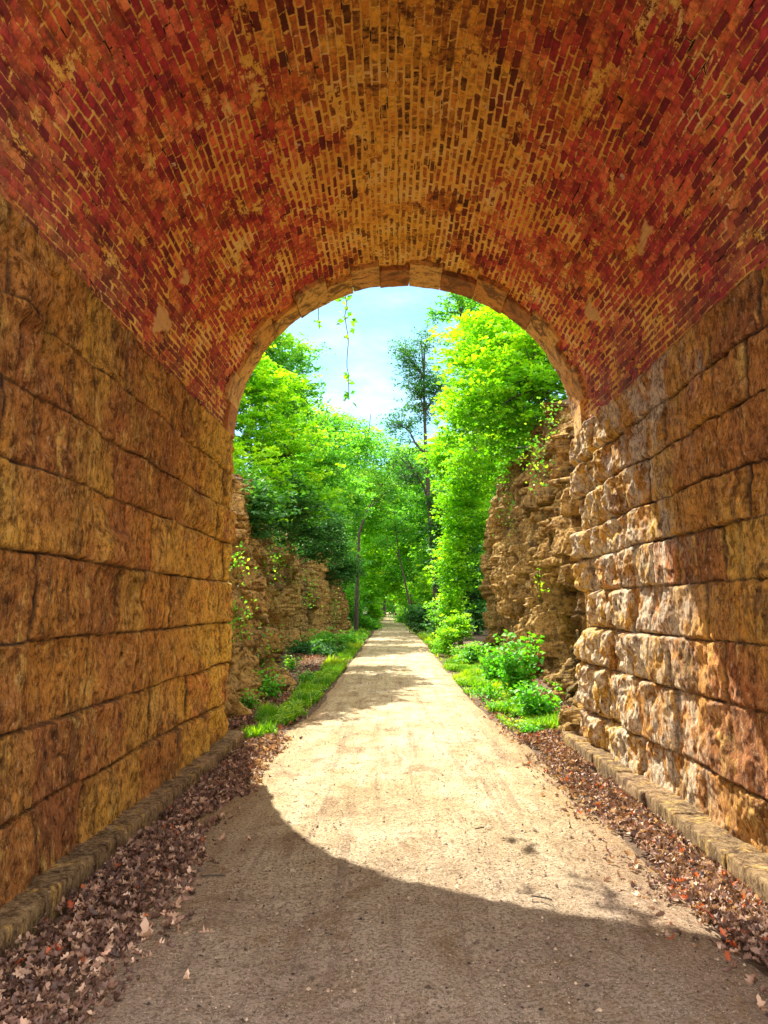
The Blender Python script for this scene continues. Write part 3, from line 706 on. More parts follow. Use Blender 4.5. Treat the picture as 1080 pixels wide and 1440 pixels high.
def crown_pts(ells, K, per, rg, spray, flat=0.35, subs=5):
    """hierarchical leaf positions: clusters in the ellipsoids' volume, sprays in clusters, leaves in sprays"""
    vol = np.array([e[1][0] * e[1][1] * e[1][2] for e in ells]) ** 0.67; pk = rg.choice(len(ells), K, p=vol / vol.sum())
    D = nrm(rg.randn(K, 3)); r = rg.rand(K) ** (1 / 2.6)
    Cc = np.array([ells[i][0] for i in pk]) + D * r[:, None] * np.array([ells[i][1] for i in pk])
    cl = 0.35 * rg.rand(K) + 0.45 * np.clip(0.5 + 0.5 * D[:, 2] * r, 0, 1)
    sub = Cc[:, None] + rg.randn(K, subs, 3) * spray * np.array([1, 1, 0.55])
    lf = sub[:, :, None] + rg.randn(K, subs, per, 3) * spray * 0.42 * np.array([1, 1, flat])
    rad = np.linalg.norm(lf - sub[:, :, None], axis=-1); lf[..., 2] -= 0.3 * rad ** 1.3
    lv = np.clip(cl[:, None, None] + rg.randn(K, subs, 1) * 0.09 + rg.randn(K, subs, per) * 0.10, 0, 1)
    return Cc, sub.reshape(-1, 3), lf.reshape(-1, 3), lv.ravel()

def bend(a, b, n, rg, wob=0.06, sag=0.0):
    a = np.asarray(a, float); b = np.asarray(b, float); t_ = np.linspace(0, 1, n)[:, None]; L = np.linalg.norm(b - a)
    w_ = rg.randn(n, 3) * wob * L * np.sin(np.pi * t_)
    w_ = (w_ + np.roll(w_, 1, 0) + np.roll(w_, -1, 0)) / 3; w_[0] = 0; w_[-1] = 0
    return a + (b - a) * t_ + w_ + np.array([0, 0, 1.0]) * sag * L * np.sin(np.pi * t_)

def tree(base, ells, label, mat, K=220, per=9, leaf=0.11, spray=0.22, trunk_r=0.12, seed=0, group=None, tops=None, cat='tree', name='tree', twigs=0.35, flat=0.35, up=1.0, trunk_path=None):
    rg = np.random.RandomState(seed); base = np.array(base, float)
    t_ = thing(name, label, cat, base, group)
    Cc, sub, lf, lv = crown_pts(ells, K, per, rg, spray, flat)
    w = MB()
    cen = np.mean([np.array(e[0]) for e in ells], 0); topz = max(e[0][2] + e[1][2] * 0.75 for e in ells)
    tip = np.array([cen[0], cen[1], topz])
    tp = bend(base - [0, 0, 0.2], tip, 12, rg, 0.03) if trunk_path is None else np.array(trunk_path, float)
    tr_ = trunk_r * (1 - 0.85 * np.linspace(0, 1, len(tp)) ** 0.9); tr_[0] *= 1.35
    w.add(*tube(tp, tr_, 9))
    limbs = []
    for e in ells:
        c = np.array(e[0]); zt = c[2] - 0.5 * e[1][2]
        i = int(np.clip(np.argmin(np.abs(tp[:, 2] - (zt - 0.25 * np.hypot(*(c - tip)[:2])))), 1, len(tp) - 2))
        P = bend(tp[i], c, 8, rg, 0.06, 0.05); w.add(*tube(P, trunk_r * 0.42 * (1 - 0.75 * np.linspace(0, 1, 8)), 6)); limbs.append(P)
    LP = np.concatenate(limbs + [tp[3:]])
    for k in rg.choice(K, int(K * twigs), replace=False):
        c = Cc[k]; dd_ = np.linalg.norm(LP - c, axis=1) + 0.6 * np.clip(LP[:, 2] - c[2], 0, 9); a = LP[np.argmin(dd_)]
        P = bend(a, c, 6, rg, 0.07, 0.04); w.add(*tube(P, trunk_r * 0.13 * (1 - 0.7 * np.linspace(0, 1, 6)), 4))
    w.build('trunk', M_BARK, t_, smooth=True)
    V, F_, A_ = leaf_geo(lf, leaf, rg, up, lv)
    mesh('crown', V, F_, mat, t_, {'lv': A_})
    return t_

def E(px, py, Y, rx, ry, rz=None):
    """ellipsoid given where it stands (m ahead) and half sizes in metres"""
    c = at(px, py, Y); return (tuple(c), (rx, rz if rz else (rx + ry) / 2, ry))

def copy_tree(o, loc, rz, scl, label):
    c = o.copy(); sc.collection.objects.link(c); c.location = loc; c.rotation_euler = (0, 0, rz); c.scale = scl; c['label'] = label
    for ch in list(o.children):
        d = ch.copy(); sc.collection.objects.link(d); d.parent = c
    return c

def hill(x, y):   # rough height of the slopes
    if x < 0: return 4.0 + 0.3 * max(0, -x - 4)
    return 5.8 + 0.3 * max(0, x - 4)

# --- left side, near
tree((-5.6, 21, 5.2), [E(345, 590, 21, 1.7, 1.5), E(400, 645, 21, 1.2, 1.2), E(330, 680, 19, 1.5, 1.1), E(372, 545, 21.5, 1.2, 0.8), E(425, 700, 22, 1.0, 0.8), E(310, 530, 21, 1.8, 1.3)],
     'bright yellow-green maple above the left rock face just beyond the tunnel mouth', L_BRIGHT, K=520, per=11, leaf=0.115, spray=0.21, seed=1, trunk_r=0.13, flat=0.25)
tree((-6.5, 27, 6.0), [E(385, 520, 27, 1.4, 1.5), E(425, 500, 27.5, 0.8, 0.6), E(415, 560, 27, 1.0, 0.9), E(350, 470, 27, 1.8, 1.5), E(440, 600, 29, 0.8, 0.8)],
     'finer darker tree behind the bright left maple, thin twigs against the sky', L_MID, K=300, per=9, leaf=0.13, spray=0.26, seed=2, trunk_r=0.16, flat=0.4)
tree((-5.2, 24, 5.5), [E(395, 705, 21, 1.3, 0.8), E(430, 735, 25, 1.3, 0.8), E(345, 715, 15.5, 0.9, 0.6), E(455, 765, 31, 1.3, 0.8), E(480, 800, 40, 1.2, 0.9)],
     'low dark green bush overhanging the top edge of the left rock face', L_DARK, K=520, per=10, leaf=0.11, spray=0.22, seed=3, trunk_r=0.07, cat='bush', name='bush')
tree((-6.2, 40, 5.6), [E(455, 650, 38, 1.6, 2.0), E(440, 720, 37, 1.8, 1.5), E(480, 700, 44, 1.6, 1.7), E(460, 610, 42, 1.6, 1.5)],
     'mid green tree above the far half of the left rock face', L_MID, K=420, per=9, leaf=0.17, spray=0.34, seed=4, trunk_r=0.18)
# --- right side, near
tree((5.2, 21, 6.0), [E(700, 560, 20, 1.6, 1.5), E(750, 530, 18, 1.5, 1.3), E(660, 500, 22, 1.1, 0.8), E(690, 640, 23, 1.0, 0.9), E(650, 590, 24, 0.9, 1.0), E(710, 470, 20, 1.4, 0.8), E(780, 480, 19, 1.8, 1.4)],
     'large vivid lime-green maple spreading over the top of the right rock face', L_BRIGHT, K=640, per=11, leaf=0.12, spray=0.23, seed=5, trunk_r=0.17, flat=0.25)
tree((2.9, 33, 0.1), [E(655, 720, 31, 1.1, 1.4), E(640, 790, 31, 0.9, 1.2), E(665, 650, 30, 1.1, 1.3), E(632, 850, 31.5, 0.7, 0.8), E(625, 640, 34, 0.8, 1.2)],
     'lime-green tree leafy down to the verge at the far end of the right rock face', L_BRIGHT, K=520, per=10, leaf=0.125, spray=0.24, seed=6, trunk_r=0.11)
tree((-4.6, 61, 0.1), [E(500, 650, 60, 2.2, 2.0), E(535, 630, 60, 2.0, 1.5), E(520, 690, 60, 2.6, 2.0), E(560, 650, 60, 1.8, 1.5), E(480, 600, 61, 1.3, 1.2), E(505, 600, 61, 1.0, 0.7), E(550, 700, 60, 2.2, 1.8)],
     'airy light green tree arching over the trail in the middle distance, top thin against sky', L_MID, K=420, per=7, leaf=0.19, spray=0.5, seed=17, trunk_r=0.18)
b0 = at(613, 880, 46); b1_ = at(597, 560, 46); b2_ = at(590, 490, 46)
tp = [at(617, 886, 46), at(614, 840, 46), at(609, 780, 46), at(604, 710, 46), at(599, 640, 46), at(597, 580, 46), at(596, 530, 46), at(592, 480, 46)]
tree(tp[0], [E(592, 560, 46, 1.5, 1.5), E(590, 520, 46, 1.5, 1.7), E(572, 500, 46, 0.8, 1.1), E(618, 545, 46, 1.3, 1.2), E(565, 600, 46.5, 1.3, 1.1), E(580, 660, 46.5, 1.6, 1.4), E(600, 480, 46, 0.8, 0.8)],
     'tall slim dark-trunked tree in the middle with a sparse crown against the sky', L_DARK, K=300, per=7, leaf=0.14, spray=0.36, seed=7, trunk_r=0.24, twigs=0.9, trunk_path=tp)
tp = [at(672, 640, 27), at(664, 560, 27), at(655, 490, 27), at(648, 440, 27), at(640, 405, 27), at(630, 375, 27)]
tree(tp[0], [E(650, 425, 27, 0.9, 0.6), E(620, 440, 27, 0.7, 0.3), E(655, 370, 27, 1.2, 0.9)],
     'half-bare tree with a leaning trunk rising behind the right maple under the arch', L_MID, K=70, per=8, leaf=0.12, spray=0.2, seed=8, trunk_r=0.12, twigs=0.9, trunk_path=tp)

tp = [at(503, 800, 50), at(505, 750, 50), at(517, 715, 50), at(535, 685, 50), at(552, 660, 50), at(566, 640, 50)]
tree((tp[0][0] - 0.1, tp[0][1], 0.1), [E(560, 640, 50, 1.3, 0.9), E(530, 670, 50, 1.0, 0.8), E(548, 690, 49, 0.9, 0.6)],
     'thin dark tree leaning right across the middle of the view above the trail', L_MID, K=60, per=7, leaf=0.15, spray=0.32, seed=18, trunk_r=0.13, twigs=0.9,
     trunk_path=[np.array([tp[0][0] - 0.1, 50, 0.0])] + tp)
tp = [at(579, 884, 52), at(576, 850, 52), at(569, 815, 52), at(562, 785, 52), at(557, 750, 52), at(555, 720, 52)]
tree((tp[0][0], 52, 0.1), [E(556, 730, 52, 1.0, 0.9), E(545, 760, 52, 0.8, 0.6), E(570, 745, 52, 0.8, 0.7)],
     'thin dark sapling leaning left at the right edge of the far trail', L_MID, K=60, per=7, leaf=0.15, spray=0.3, seed=19, trunk_r=0.10, twigs=0.9, trunk_path=tp)

# --- woods beyond the cutting: five kinds, each its own tree, then copies with other sizes
far = []
def ft(x, y, hgt, rad, mat, seed, label, K=420):
    """tall woodland tree; its upper crown leans over the trail"""
    rg = np.random.RandomState(seed); el = []; sg = -np.sign(x)
    for k in range(9):
        f = (k + 0.5) / 9; a = rg.uniform(0, 6.28); q = rg.uniform(0.15, 0.6)
        lean = sg * (0.15 + 1.0 * f) * rad * 0.55
        el.append(((x + lean + math.cos(a) * rad * q, y + math.sin(a) * rad * q, hgt * (0.10 + 0.84 * f)), (rad * 0.5, rad * 0.5, hgt * 0.085)))
    return tree((x, y, 0), el, label, mat, K=K, per=8, leaf=0.24, spray=0.45, seed=seed, trunk_r=0.17, group='trees of the wood beyond the cutting')
kinds = [ft(-5.0, 55, 15, 3.3, L_MID, 21, 'tall mid green tree just past the end of the left rock face'),
         ft(5.4, 53, 14, 3.0, L_BRIGHT, 22, 'tall light green tree just past the end of the right rock face'),
         ft(-5.2, 66, 15, 3.4, L_BRIGHT, 23, 'light green tree left of the trail, next behind the first one past the rock'),
         ft(5.2, 64, 16, 3.2, L_MID, 24, 'mid green tree right of the trail, next behind the first one past the rock'),
         ft(5.0, 45, 9, 2.0, L_DARK, 25, 'dark green small tree behind the slim trunk on the right of the trail')]
spots = [(-4.4, 78, 0, 1.0, 'left'), (5.2, 77, 1, 1.05, 'right'), (-5.4, 90, 2, 1.05, 'left'), (4.3, 90, 3, 1.05, 'right'), (-6.0, 104, 0, 1.1, 'left'), (2.9, 104, 1, 1.05, 'right'),
         (-6.6, 120, 2, 1.1, 'left'), (2.4, 120, 3, 1.1, 'right'), (-5.5, 142, 3, 1.2, 'left'), (0.5, 146, 0, 1.1, 'right'), (-2.5, 158, 3, 1.3, 'left'),
         (-11, 58, 3, 1.2, 'far left'), (-12, 74, 1, 1.3, 'far left'), (11, 56, 2, 1.25, 'far right'), (11.5, 74, 0, 1.3, 'far right'), (-12, 96, 0, 1.4, 'far left'), (12, 98, 3, 1.4, 'far right'), (7.5, 40, 3, 1.0, 'far right'), (-3.6, 72, 2, 1.15, 'left'), (3.6, 70, 3, 1.1, 'right'), (-3.0, 98, 3, 1.3, 'left'), (2.6, 98, 1, 1.35, 'right'), (-1.8, 128, 2, 1.6, 'left'), (1.6, 132, 3, 1.6, 'right')]
rank = {}
words = ['first', 'second', 'third', 'fourth', 'fifth', 'sixth', 'seventh', 'eighth', 'ninth', 'tenth', 'eleventh']

gw = {0: 'mid green', 1: 'light green', 2: 'light green', 3: 'mid green'}
rg = np.random.RandomState(99)
for (x, y, k, s_, sd) in sorted(spots, key=lambda q: q[1]):
    rank[sd] = rank.get(sd, 0) + 1
    place = {'left': 'in the left row deep in the wood', 'right': 'in the right row deep in the wood', 'far left': 'of those standing behind the left row of the wood', 'far right': 'of those standing behind the right row of the wood'}[sd]
    copy_tree(kinds[k], (x, y, 3.5 if (sd == 'far right' and y < 45) else 0), rg.uniform(-0.5, 0.5) + (math.pi if (x > 0) != (k in (1, 3)) else 0), (s_, s_, s_ * rg.uniform(0.9, 1.1)),
              '%s tree, %s nearest %s' % (gw[k], words[rank[sd] - 1], place))

# arching low undergrowth beside the far trail
def shrub(px, py, Y, rx, rz, mat, label, seed, K=90, leaf=0.1, spray=0.18, name='shrub', base=None, group=None):
    c = at(px, py, Y); b = (c[0], c[1], 0.05) if base is None else base; rq = np.random.RandomState(seed + 500); el = []
    for k in range(5):
        q = rq.uniform(0.35, 0.7); z = rq.uniform(0.3, 1.25) * max(c[2], rz * 0.8)
        el.append(((c[0] + rq.uniform(-0.75, 0.75) * rx, c[1] + rq.uniform(-0.9, 0.9) * rx, z), (rx * q, rx * q, rz * q * 0.8)))
    return tree(b, el, label, mat, K=K, per=8, leaf=leaf, spray=spray, seed=seed, trunk_r=0.03, cat='shrub', name=name, group=group, twigs=0.6)
SG = 'shrubs along the verges'
shrub(622, 862, 38, 1.0, 0.9, L_DARK, 'dark shadowed shrub at the foot of the slim trunk right of the trail', 31, 150, 0.13, 0.26, group=SG)
shrub(598, 862, 48, 1.0, 1.2, L_DARK, 'dark shrub on the right verge beyond the slim trunk', 32, 130, 0.15, 0.3, group=SG)
shrub(640, 880, 27, 0.55, 0.6, L_BRIGHT, 'yellow-green shrub on the right verge below the lime tree', 33, 120, 0.09, 0.17, group=SG)
shrub(507, 868, 56, 1.0, 1.0, L_MID, 'green shrub beside the far end of the left rock face', 34, 110, 0.16, 0.3, group=SG)
shrub(524, 862, 80, 1.1, 1.2, L_BRIGHT, 'light green shrub at the left edge of the distant trail', 35, 110, 0.2, 0.35, group=SG)
shrub(575, 862, 82, 1.3, 1.3, L_BRIGHT, 'light green shrub at the right edge of the distant trail', 36, 110, 0.2, 0.35, group=SG)
shrub(548, 855, 170, 9, 6, L_MID, 'broad dark thicket closing the very end of the trail', 38, 420, 0.5, 0.9, group=SG)
shrub(470, 905, 33, 1.1, 0.5, L_MID, 'low green shrub at the foot of the left rock face, halfway along', 39, 90, 0.1, 0.2, group=SG)
shrub(440, 915, 27, 0.8, 0.4, L_DARK, 'low dark shrub at the foot of the left rock face, nearer than the green one', 40, 70, 0.1, 0.2, group=SG)
shrub(660, 915, 22, 0.32, 0.35, L_MID, 'small grey-green shrub against the foot of the right rock face', 37, 50, 0.08, 0.13, group=SG)

# leafy plants with upright stems
def plant(x, y, z, h, r, n, leaf, label, mat, seed, group='leafy plants at the foot of the rock'):
    rg = np.random.RandomState(seed); t_ = thing('leafy_plant', label, 'plant', (x, y, z), group)
    w = MB(); P_ = []
    for k in range(n):
        a = rg.uniform(0, 6.28); q = r * rg.rand() ** 0.6
        b = np.array([x + 0.4 * q * math.cos(a), y + 0.4 * q * math.sin(a), z]); tip = np.array([x + q * math.cos(a), y + q * math.sin(a), z + h * rg.uniform(0.45, 1.0)])
        pts = bend(b, tip, 7, rg, 0.04); w.add(*tube(pts, 0.006 * np.linspace(1, 0.5, 7), 4))
        for i in range(2, 7):
            for m in range(4): P_.append(pts[i] + rg.randn(3) * np.array([1, 1, 0.4]) * leaf * 0.75)
    w.build('stem', M_STEM, t_)
    P_ = np.array(P_); lv = np.clip(0.25 + 0.5 * (P_[:, 2] - z) / h + rg.randn(len(P_)) * 0.15, 0, 0.82)
    V, F_, A_ = leaf_geo(P_, leaf, rg, 1.0, lv); mesh('foliage', V, F_, mat, t_, {'lv': A_})
    return t_
def gp(px, py):   # ground point under a pixel
    d = at(px, py, 1.0) - np.array([0, 0, EYE]); t_ = -(EYE - 0.05) / d[2]; return d[0] * t_, d[1] * t_
for (px, py, h_, r_, n_, lf_, lab, m_, sd) in [
    (728, 985, 1.25, 0.45, 44, 0.11, 'tallest bright green leafy plant at the foot of the right rock face', L_PLANT, 51),
    (700, 965, 0.9, 0.42, 30, 0.10, 'bright green plant left of the tallest one at the foot of the right rock', L_PLANT, 52),
    (752, 1010, 0.55, 0.36, 26, 0.09, 'low bright green plant in front of the tallest one by the right rock', L_PLANT, 53),
    (798, 985, 0.38, 0.16, 8, 0.085, 'small green plant tucked against the right tunnel corner', L_PLANT, 54),
    (772, 1012, 0.22, 0.18, 9, 0.06, 'tiny weed in dead leaves beside the right tunnel corner', L_PLANT, 55),
    (664, 930, 0.6, 0.3, 10, 0.09, 'grey-green plant on the right verge before the lime tree', L_MID, 56),
    (378, 985, 0.60, 0.30, 14, 0.075, 'yellow-green plant below the left rock face just outside the tunnel', L_PLANT, 57),
    (352, 1000, 0.38, 0.28, 10, 0.065, 'small dark green plant close to the left tunnel corner', L_MID, 58),
    (408, 945, 0.45, 0.35, 12, 0.07, 'dark green plant at the foot of the left rock face', L_MID, 59),
    (690, 985, 0.35, 0.30, 12, 0.06, 'loose weed in the right verge, just left of the leafy plants', L_PLANT, 161),
    (640, 925, 0.45, 0.30, 12, 0.07, 'weed in the right verge halfway to the end of the rock face', L_MID, 162),
    (745, 1030, 0.16, 0.20, 9, 0.045, 'sparse weed in the dead leaves nearest the right end of the trail grass', L_PLANT, 163),
    (430, 960, 0.30, 0.25, 12, 0.055, 'weed among the left verge grass beside the dead leaves', L_PLANT, 164),
    (700, 1000, 0.20, 0.22, 10, 0.05, 'flat green weed at the edge of the right grass verge', L_PLANT, 60)]:
    x, y = gp(px, py); plant(x, y, 0.03, h_, r_, n_, lf_, lab, m_, sd)

# climbers on the rock
def climber(pts, label, mat, seed, n=90, spread=0.16, leaf=0.06):
    rg = np.random.RandomState(seed); P = np.array(pts); t_ = thing('climbing_plant', label, 'climber', P[0], 'climbers on the rock faces')
    w = MB(); w.add(*tube(P, 0.006, 4)); w.build('stem', M_STEM, t_)
    q = rg.rand(n) * (len(P) - 1); i = q.astype(int); c = P[i] + (P[np.minimum(i + 1, len(P) - 1)] - P[i]) * (q - i)[:, None] + rg.randn(n, 3) * spread
    V, F_, A_ = leaf_geo(c, leaf, rg, 0.3); mesh('foliage', V, F_, mat, t_, {'lv': A_})
climber([at(778, 560, 14.6), at(772, 600, 14.6), at(764, 640, 14.7), at(752, 680, 15)], 'ragged climber trailing down the upper right rock beside the arch', L_MID, 61, 170, 0.14, 0.07)
climber([at(752, 625, 16), at(745, 650, 16)], 'bright tuft of climber high on the right rock face', L_BRIGHT, 62, 80, 0.14, 0.07)
climber([at(757, 800, 14.4), at(760, 835, 14.4)], 'small sprig growing halfway up the right rock face', L_BRIGHT, 63, 34, 0.07, 0.06)
climber([at(332, 850, 12.0), at(340, 900, 12.2)], 'green climber low on the left rock beside the tunnel corner', L_MID, 64, 120, 0.14, 0.06)
climber([at(336, 775, 12.3), at(333, 815, 12.2)], 'sparse climber high on the left rock beside the tunnel corner', L_MID, 65, 80, 0.12, 0.06)

for q, (px, py, Y, lab) in enumerate([(385, 760, 22, 'ivy patch at the top of the left rock face, nearest the bush'), (432, 800, 30, 'ivy patch near the middle of the left rock face'),
        (360, 900, 14.5, 'ivy low on the left rock face between two leafy plants'), (465, 830, 36, 'ivy patch on the far third of the left rock face'), (716, 690, 21, 'leafy climber below the maple on the right rock face')]):
    climber([at(px, py, Y) + [0.1, 0, 0], at(px + 3, py + 28, Y) + [0.1, 0, 0], at(px - 3, py + 55, Y) + [0.12, 0, 0]], lab, L_MID, 165 + q, 150, 0.24, 0.08)

# vines hanging from the arch
def vine(p0, p1, label, seed, tufts, leaf):
    rg = np.random.RandomState(seed); P = bend(p0, p1, 22, rg, 0.02); t_ = thing('hanging_vine', label, 'vine', P[0])
    w = MB(); w.add(*tube(P, 0.0055, 5)); w.build('stem', M_STEM, t_)
    C_ = []
    for (f, k, sp) in tufts:
        p = P[0] + (P[-1] - P[0]) * f; C_ += list(p + rg.randn(k, 3) * np.array([sp, sp, sp * 1.1]))
    V, F_, A_ = leaf_geo(np.array(C_), leaf, rg, 0.3); mesh('foliage', V, F_, L_MID, t_, {'lv': A_})
YV = YE + 0.25
vine(at(484, 376, YV), at(491, 562, YV), 'long leafy vine hanging from the crown of the arch against the sky', 71, [(0.17, 9, .05), (0.24, 7, .05), (0.31, 4, .04), (0.40, 6, .05), (0.47, 5, .05), (0.52, 3, .03), (0.83, 5, .035), (0.92, 6, .045), (0.98, 5, .04)], 0.095)
vine(at(446, 405, YV), at(449, 462, YV), 'short thin vine with a single leaf tuft, hanging left of the long one', 72, [(0.82, 4, .035)], 0.075)

# ------------------------------------------------------------------ grass, dead leaves, pebbles
def grass(name, label, regions, seed):
    rg = np.random.RandomState(seed); B = []
    for (y0, y1, xa0, xb0, xa1, xb1, n) in regions:
        q = rg.rand(n); y = y0 + (y1 - y0) * q; xa = xa0 + (xa1 - xa0) * q; xb = xb0 + (xb1 - xb0) * q
        x = xa + (xb - xa) * rg.rand(n); keep = (fbm(x * 2.2, y * 1.1, seed, 3) > 0.10 - 0.36 * np.exp(-((x - (xa + xb) / 2) / 0.18) ** 2) + 0.16 * rg.randn(n) + 0.5 * (y < 20) * (1 - sm(y, y0 if y0 < 11 else 0, (y0 if y0 < 11 else 0) + 1.6))); B.append(np.stack([x, y], -1)[keep])
    B = np.concatenate(B); n = len(B)
    h = rg.uniform(0.03, 0.13, n) * (1 + 0.02 * B[:, 1]) * (0.35 + 1.5 * vn(B[:, 0] * 3.5, B[:, 1] * 2.2, seed + 6) ** 1.5); wd = rg.uniform(0.004, 0.009, n) * (1 + B[:, 1] * 0.03)
    a = rg.uniform(0, 6.28, n); lean = rg.uniform(0.1, 0.9, n) * h
    b = np.concatenate([B, np.full((n, 1), 0.0)], 1); b[:, 2] = 0.02 + 0.08 * sm(np.abs(b[:, 0] - 0.1), 1.6, 3.2)
    D = np.stack([np.cos(a), np.sin(a), 0 * a], -1); S_ = np.stack([-np.sin(a), np.cos(a), 0 * a], -1)
    Z = np.array([0, 0, 1.0])
    v = [b - S_ * wd[:, None], b + S_ * wd[:, None], b + D * lean[:, None] * .35 + Z * h[:, None] * .6 + S_ * wd[:, None] * .8, b + D * lean[:, None] * .35 + Z * h[:, None] * .6 - S_ * wd[:, None] * .8, b + D * lean[:, None] + Z * h[:, None]]
    V = np.stack(v, 1).reshape(-1, 3); k = np.arange(n)[:, None] * 5
    Fq = k + np.array([[0, 1, 2, 3]]); Ft = k + np.array([[3, 2, 4]])
    lv = np.repeat(np.clip(0.5 + 0.9 * fbm(B[:, 0] * 1.3, B[:, 1] * 0.8, seed + 2, 2) + rg.randn(n) * 0.15, 0, 1), 5)
    # clover-like small leaves among the blades
    m = n // 2; c = np.concatenate([B[:m], np.zeros((m, 1))], 1); c[:, 2] = b[:m, 2] + rg.uniform(0.02, 0.10, m)
    V2, F2, A2 = leaf_geo(c, 0.035 * (1 + 0.02 * B[:m, 1]), rg, 1.2)
    o = mesh(name, np.concatenate([V, V2]), [Fq, np.concatenate([Ft, F2 + len(V)])], L_GRASS, None, {'lv': np.concatenate([lv, A2])})
    props(o, label, 'grass', kind='stuff')
grass('grass', 'green grass and clover strip along the left edge of the trail', [(9.9, 12.2, -2.2, -1.58, -2.0, -1.5, 13000), (12.2, 22, -1.9, -1.40, -2.0, -1.38, 13000), (22, 50, -2.1, -1.38, -2.6, -1.5, 15000), (50, 140, -4.5, -1.8, -5, -2.2, 12000)], 81)
grass('grass', 'bright green grass and clover strip along the right edge of the trail', [(10.6, 14, 1.65, 2.35, 1.5, 2.4, 15000), (14, 22, 1.42, 2.45, 1.42, 2.3, 22000), (22, 45, 1.48, 2.3, 1.4, 2.5, 20000), (45, 140, 1.2, 4.0, 0.5, 4, 12000)], 82)

ST = np.linspace(-0.5, 0.5, 9); HWD = np.array([0.02, 0.17, 0.11, 0.30, 0.15, 0.31, 0.14, 0.16, 0.0])
def dead_leaves(C_, size, rg, lv, tilt=0.55):
    n = len(C_); L = size * rg.uniform(0.6, 1.25, n)
    N = nrm(np.stack([rg.randn(n) * tilt, rg.randn(n) * tilt, np.ones(n)], -1)); a = rg.uniform(0, 6.28, n)
    D = np.stack([np.cos(a), np.sin(a), 0 * a], -1); T = nrm(D - N * np.sum(D * N, -1, keepdims=True)); B = np.cross(N, T)
    cu = rg.uniform(-2.6, 3.6, n); cv = rg.uniform(-1.6, 4.2, n)
    V = np.zeros((n, 9, 3, 3)); asym = rg.uniform(0.7, 1.1, (n, 9, 2))
    for i in range(9):
        for j, sgn in enumerate((-1, 0, 1)):
            t_ = ST[i]; ww = HWD[i] * (asym[:, i, 0] if sgn < 0 else asym[:, i, 1]) * sgn
            up = cu * t_ * t_ * 0.55 + cv * ww * ww * 1.5 + 0.04 * rg.randn(n)
            V[:, i, j] = C_ + T * (L * t_)[:, None] + B * (L * ww)[:, None] + N * (L * up)[:, None]
    f = grid_faces(9, 3); F_ = (np.arange(n)[:, None, None] * 27 + f[None]).reshape(-1, 4)
    return V.reshape(-1, 3), F_, np.repeat(lv, 27)
def litter(label, regions, seed, redness):
    rg = np.random.RandomState(seed); CC = []; LV = []
    for (y0, y1, xa, xb, n, hh, rd) in regions:
        y = rg.uniform(y0, y1, n); q = rg.rand(n); xm = (xa + xb) / 2; x = xa + (xb - xa) * q + 0.10 * rg.randn(n)
        e = (fbm(x * 3, y * 1.6, seed + 4, 3) > -0.28 - 0.35 * np.exp(-((x - xm) / 0.2) ** 2)); x, y = x[e], y[e]
        dep = hh * np.exp(-((x - xm) / (0.5 * (xb - xa))) ** 2) * (0.6 + 0.8 * vn(x * 3, y * 2, seed))
        CC.append(np.stack([x, y, 0.03 + dep * rg.rand(len(x)) + 0.06 * (y > 10) * sm(np.abs(x), 1.6, 3.2)], -1))
        l = np.clip(rg.beta(1.3, 1.9, len(x)) * 0.95, 0, 0.9); red = rg.rand(len(x)) < rd * (0.3 + 1.4 * vn(x * 3, y * 3, seed + 8)); l[red] = rg.uniform(0.93, 1, red.sum()); LV.append(l)
    CC = np.concatenate(CC); LV = np.concatenate(LV)
    V, F_, A_ = dead_leaves(CC, 0.060, rg, LV, 0.8); o = mesh('leaf_litter', V, F_, L_DRY, None, {'lv': A_}); props(o, label, 'dead leaves', kind='stuff')
litter('drift of curled grey-brown dead leaves along the left kerb', [(1.5, 5.5, -1.95, -1.30, 4200, 0.055, 0.01), (5.5, 10.1, -1.95, -1.46, 3400, 0.055, 0.02), (9.9, 15, -2.8, -1.6, 3600, 0.05, 0.10), (15, 28, -4.0, -1.6, 5000, 0.05, 0.05), (28, 46, -4.2, -1.7, 3000, 0.05, 0.05), (2, 8, -1.5, -1.2, 120, 0.01, 0.02)], 91, 0)
litter('drift of reddish-brown dead leaves along the right kerb', [(1.5, 5, 1.74, 2.15, 1900, 0.05, 0.05), (4.0, 10.4, 1.74, 2.14, 4800, 0.05, 0.035), (9.9, 15, 1.6, 3.1, 3400, 0.05, 0.06), (15, 30, 1.9, 3.4, 3200, 0.05, 0.10), (4, 9, 1.45, 1.75, 170, 0.01, 0.08)], 92, 0)

rg = np.random.RandomState(7)
n = 16000; yy = 2.2 + 16 * rg.rand(n) ** 1.6; xx = rg.uniform(-1.6, 1.7, n); r_ = rg.gamma(1.6, 0.0020, n) + 0.002
oc = np.array([[1, 0, 0], [0, 1, 0], [-1, 0, 0], [0, -1, 0], [0, 0, 1.0]]); k = np.arange(n)[:, None] * 5
V = np.stack([xx, yy, np.full(n, 0.036)], -1)[:, None] + oc[None] * r_[:, None, None] * rg.uniform(0.6, 1.4, (n, 5, 1)) * np.array([1, 1, 0.9])
Fp = (np.arange(n)[:, None, None] * 5 + np.array([[0, 1, 4], [1, 2, 4], [2, 3, 4], [3, 0, 4]])[None]).reshape(-1, 3)
t = NT('pebble'); pm = t.surf(t.ramp(t.attr('lv'), [(0, (0.03, 0.022, 0.018)), (0.6, (0.22, 0.15, 0.10)), (1, (0.50, 0.38, 0.26))]), 0.9)
props(mesh('pebbles', V.reshape(-1, 3), Fp, pm, None, {'lv': np.repeat(rg.rand(n), 5)}), 'loose grit and small pebbles scattered over the trail', 'pebbles', kind='stuff')

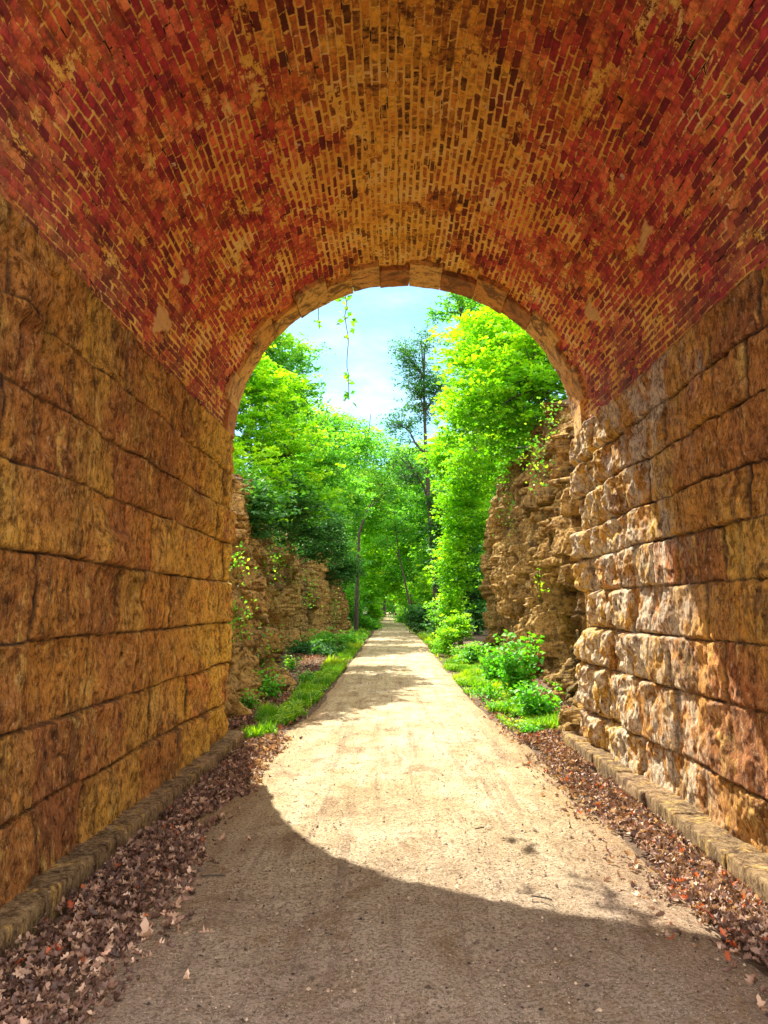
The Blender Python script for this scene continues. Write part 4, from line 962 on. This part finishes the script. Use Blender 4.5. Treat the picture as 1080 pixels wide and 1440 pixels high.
# single leaves and twigs lying on the bare trail
for (px, py, lab, lv, sz) in [(816, 1145, 'bright orange dead leaf lying by itself at the right side of the trail', 0.99, 0.07), (312, 1182, 'pale curled leaf on the bare trail beside the left leaf drift', 0.7, 0.12),
                              (350, 1180, 'pale flat leaf lying nearest the lit patch on the left', 0.85, 0.09), (262, 1378, 'pale leaf alone on the dark trail at the bottom left', 0.85, 0.08),
                              (205, 1318, 'tan leaf on the trail edge at the lower left', 0.75, 0.12), (860, 1208, 'brown leaf on the sunlit trail close to the right leaf drift', 0.5, 0.08)]:
    x, y = gp(px, py); y *= 1.0
    V, F_, A_ = dead_leaves(np.array([[x, y, 0.055]]), sz, np.random.RandomState(px), np.array([lv]), 0.15)
    props(mesh('fallen_leaf', V, F_, L_DRY, None, {'lv': A_}, origin=(x, y, 0.05)), lab, 'leaf', 'single leaves lying on the trail')
for (px, py, dx, dy, lab) in [(295, 1232, 0.10, 0.0, 'short dark twig on the shaded trail left of centre'), (757, 1262, 0.07, -0.05, 'small dark twig at the shadow edge right of centre'), (672, 1165, .05, .02, 'tiny twig on the sunlit part of the trail')]:
    x, y = gp(px, py); P = bend((x - dx / 2, y - dy / 2, 0.05), (x + dx, y + dy, 0.055), 5, rg, 0.06); w = MB(); w.add(*tube(P, 0.005, 5))
    props(w.build('twig', M_BARK, None, origin=(x, y, 0.05)), lab, 'twig', 'twigs lying on the trail')

# ------------------------------------------------------------------ distant trail sign
x, y = gp(513, 881); s_ = thing('trail_sign', 'small pale sign on a thin post left of the trail beyond the rock face', 'sign', (x, y, 0))
t = NT('sign_panel'); mp = t.surf((0.72, 0.70, 0.55), 0.5); t = NT('sign_post'); mq = t.surf((0.10, 0.09, 0.07), 0.7)
P, Fq = rough_box(0.035, 0.035, 0.85, 0.4, 0.008, 0, 1); mesh('post', P + np.array([x, y, 0.8]), Fq, mq, s_)
P, Fq = rough_box(0.2, 0.014, 0.27, 0.2, 0.01, 0, 1); mesh('panel', P + np.array([x, y - 0.06, 1.4]), Fq, mp, s_)
